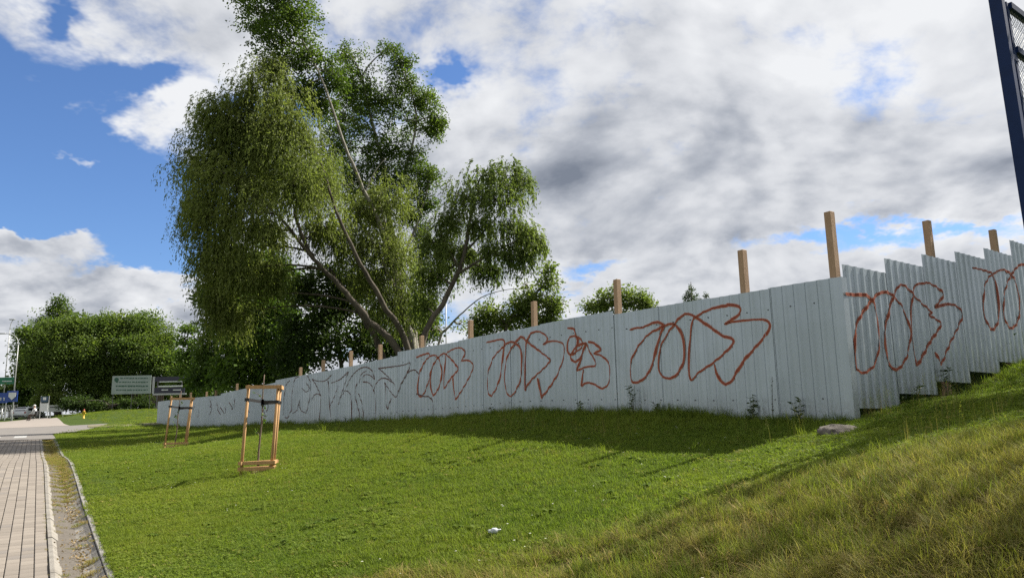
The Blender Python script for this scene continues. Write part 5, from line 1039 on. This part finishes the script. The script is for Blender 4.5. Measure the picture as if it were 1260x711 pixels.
# dead leaves and grit blown into the gutter
rg = np.random.default_rng(95); n = 5200; a = rg.uniform(-3.5, 23, n); keep = fnoise(a, a*0, 61, 4.)+fnoise(a, a*0, 62, 1.)*.5 > -.25; a = a[keep]; n = len(a); tt = np.clip(rg.normal(.30, .09, n), .06, .5)
Pn = SA+SD*a[:, None]+SN*tt[:, None]; q = SA+SD*a[:, None]+SN*.26; Pn[:, 2] = tz(q[:, 0], q[:, 1])-.095*np.sin(math.pi*np.clip((tt-.05)/(GB-.06), 0, 1))**.8+rg.uniform(.006, .03, n)
LIT = leafmat('dead_leaf', (.11, .07, .03), (.34, .25, .12), .15)
V, F_ = leaf_cards(Pn, unit(rg.normal(size=(n, 3))*np.array([1, 1, .3])), .035, .02, rg); o = mobj('leaf_litter', V, F_, LIT); o['kind'] = 'stuff'; fattr(o, 'tint', np.repeat(rg.uniform(0, 1, n), 4))
# screw heads on the nearer sheets
m_ = MB()
for i in range(14):
    for k in (0, 2, 4):
        s_ = i*SW+k*PER+.045; zb, zt = lin(bot, s_), TOPZ[i][1]+(TOPZ[i][2]-TOPZ[i][1])*(s_-TOPZ[i][0])/SW
        for u in (.16, .84): P = FC+FD*s_+FN*.012; m_.lathe((P[0], P[1], zb+(zt-zb)*u), [(.011, -.008), (.010, .004), (.005, .007)], 6, FN)
m_.build('screw_heads', mat('screw_steel', (.10, .10, .10), .5, .5), fence)['kind'] = 'stuff'
# broad leaved weeds and daisies in the lawn
def rosette(name, nl, L_, seed, flower=False):
    rg = np.random.default_rng(seed); V = []; F_ = []; tn = []
    for k in range(nl):
        th = rg.uniform(0, 6.283); d = np.array([math.cos(th), math.sin(th), 0]); e_ = np.array([-d[1], d[0], 0]); l_ = L_*rg.uniform(.6, 1.1); b0 = len(V); w = l_*.16; tv = rg.uniform(0, .6)
        V += [np.zeros(3), d*l_*.5+e_*w+[0, 0, .30*l_], d*l_+[0, 0, .22*l_], d*l_*.5-e_*w+[0, 0, .30*l_]]; tn += [tv]*4; F_.append((b0, b0+1, b0+2, b0+3))
    me = bpy.data.meshes.new(name); me.from_pydata([tuple(map(float, v)) for v in V], [], F_); me.materials.append(GRASS); a_ = me.attributes.new('tint', 'FLOAT', 'POINT'); a_.data.foreach_set('value', np.array(tn, np.float32)); return bpy.data.objects.new(name, me)
ros = [rosette('rosette', 11, .12, 200+k) for k in range(3)]
x, y = sample(5200, 3, 26); k = inlawn(x, y) & (fnoise(x, y, 71, .9) > .15); x, y = x[k], y[k]; n = len(x)
scatter('lawn_weeds', np.stack([x, y, tz(x, y)+.012], -1), rng.uniform(0, 6.28, n), rng.uniform(.5, 1.15, n), rng.integers(0, 3, n), np.zeros(n), rng.uniform(0, .5, n), ros)
DAI = mat('daisy_white', (.55, .55, .48), .7); me = bpy.data.meshes.new('daisy'); V = [(0, 0, .07)]+[(math.cos(k*1.047)*.011, math.sin(k*1.047)*.011, .068) for k in range(6)]; me.from_pydata(V, [], [(0, 1+k, 1+(k+1) % 6) for k in range(6)]); me.materials.append(DAI); dob = bpy.data.objects.new('daisy', me)
x, y = sample(2600, 4, 30); k = inlawn(x, y) & (fnoise(x, y, 73, 1.2) > .2); x, y = x[k], y[k]; n = len(x)
scatter('lawn_daisies', np.stack([x, y, tz(x, y)], -1), rng.uniform(0, 6.28, n), rng.uniform(.7, 1.2, n), np.zeros(n, int), np.zeros(n), np.zeros(n), [dob])
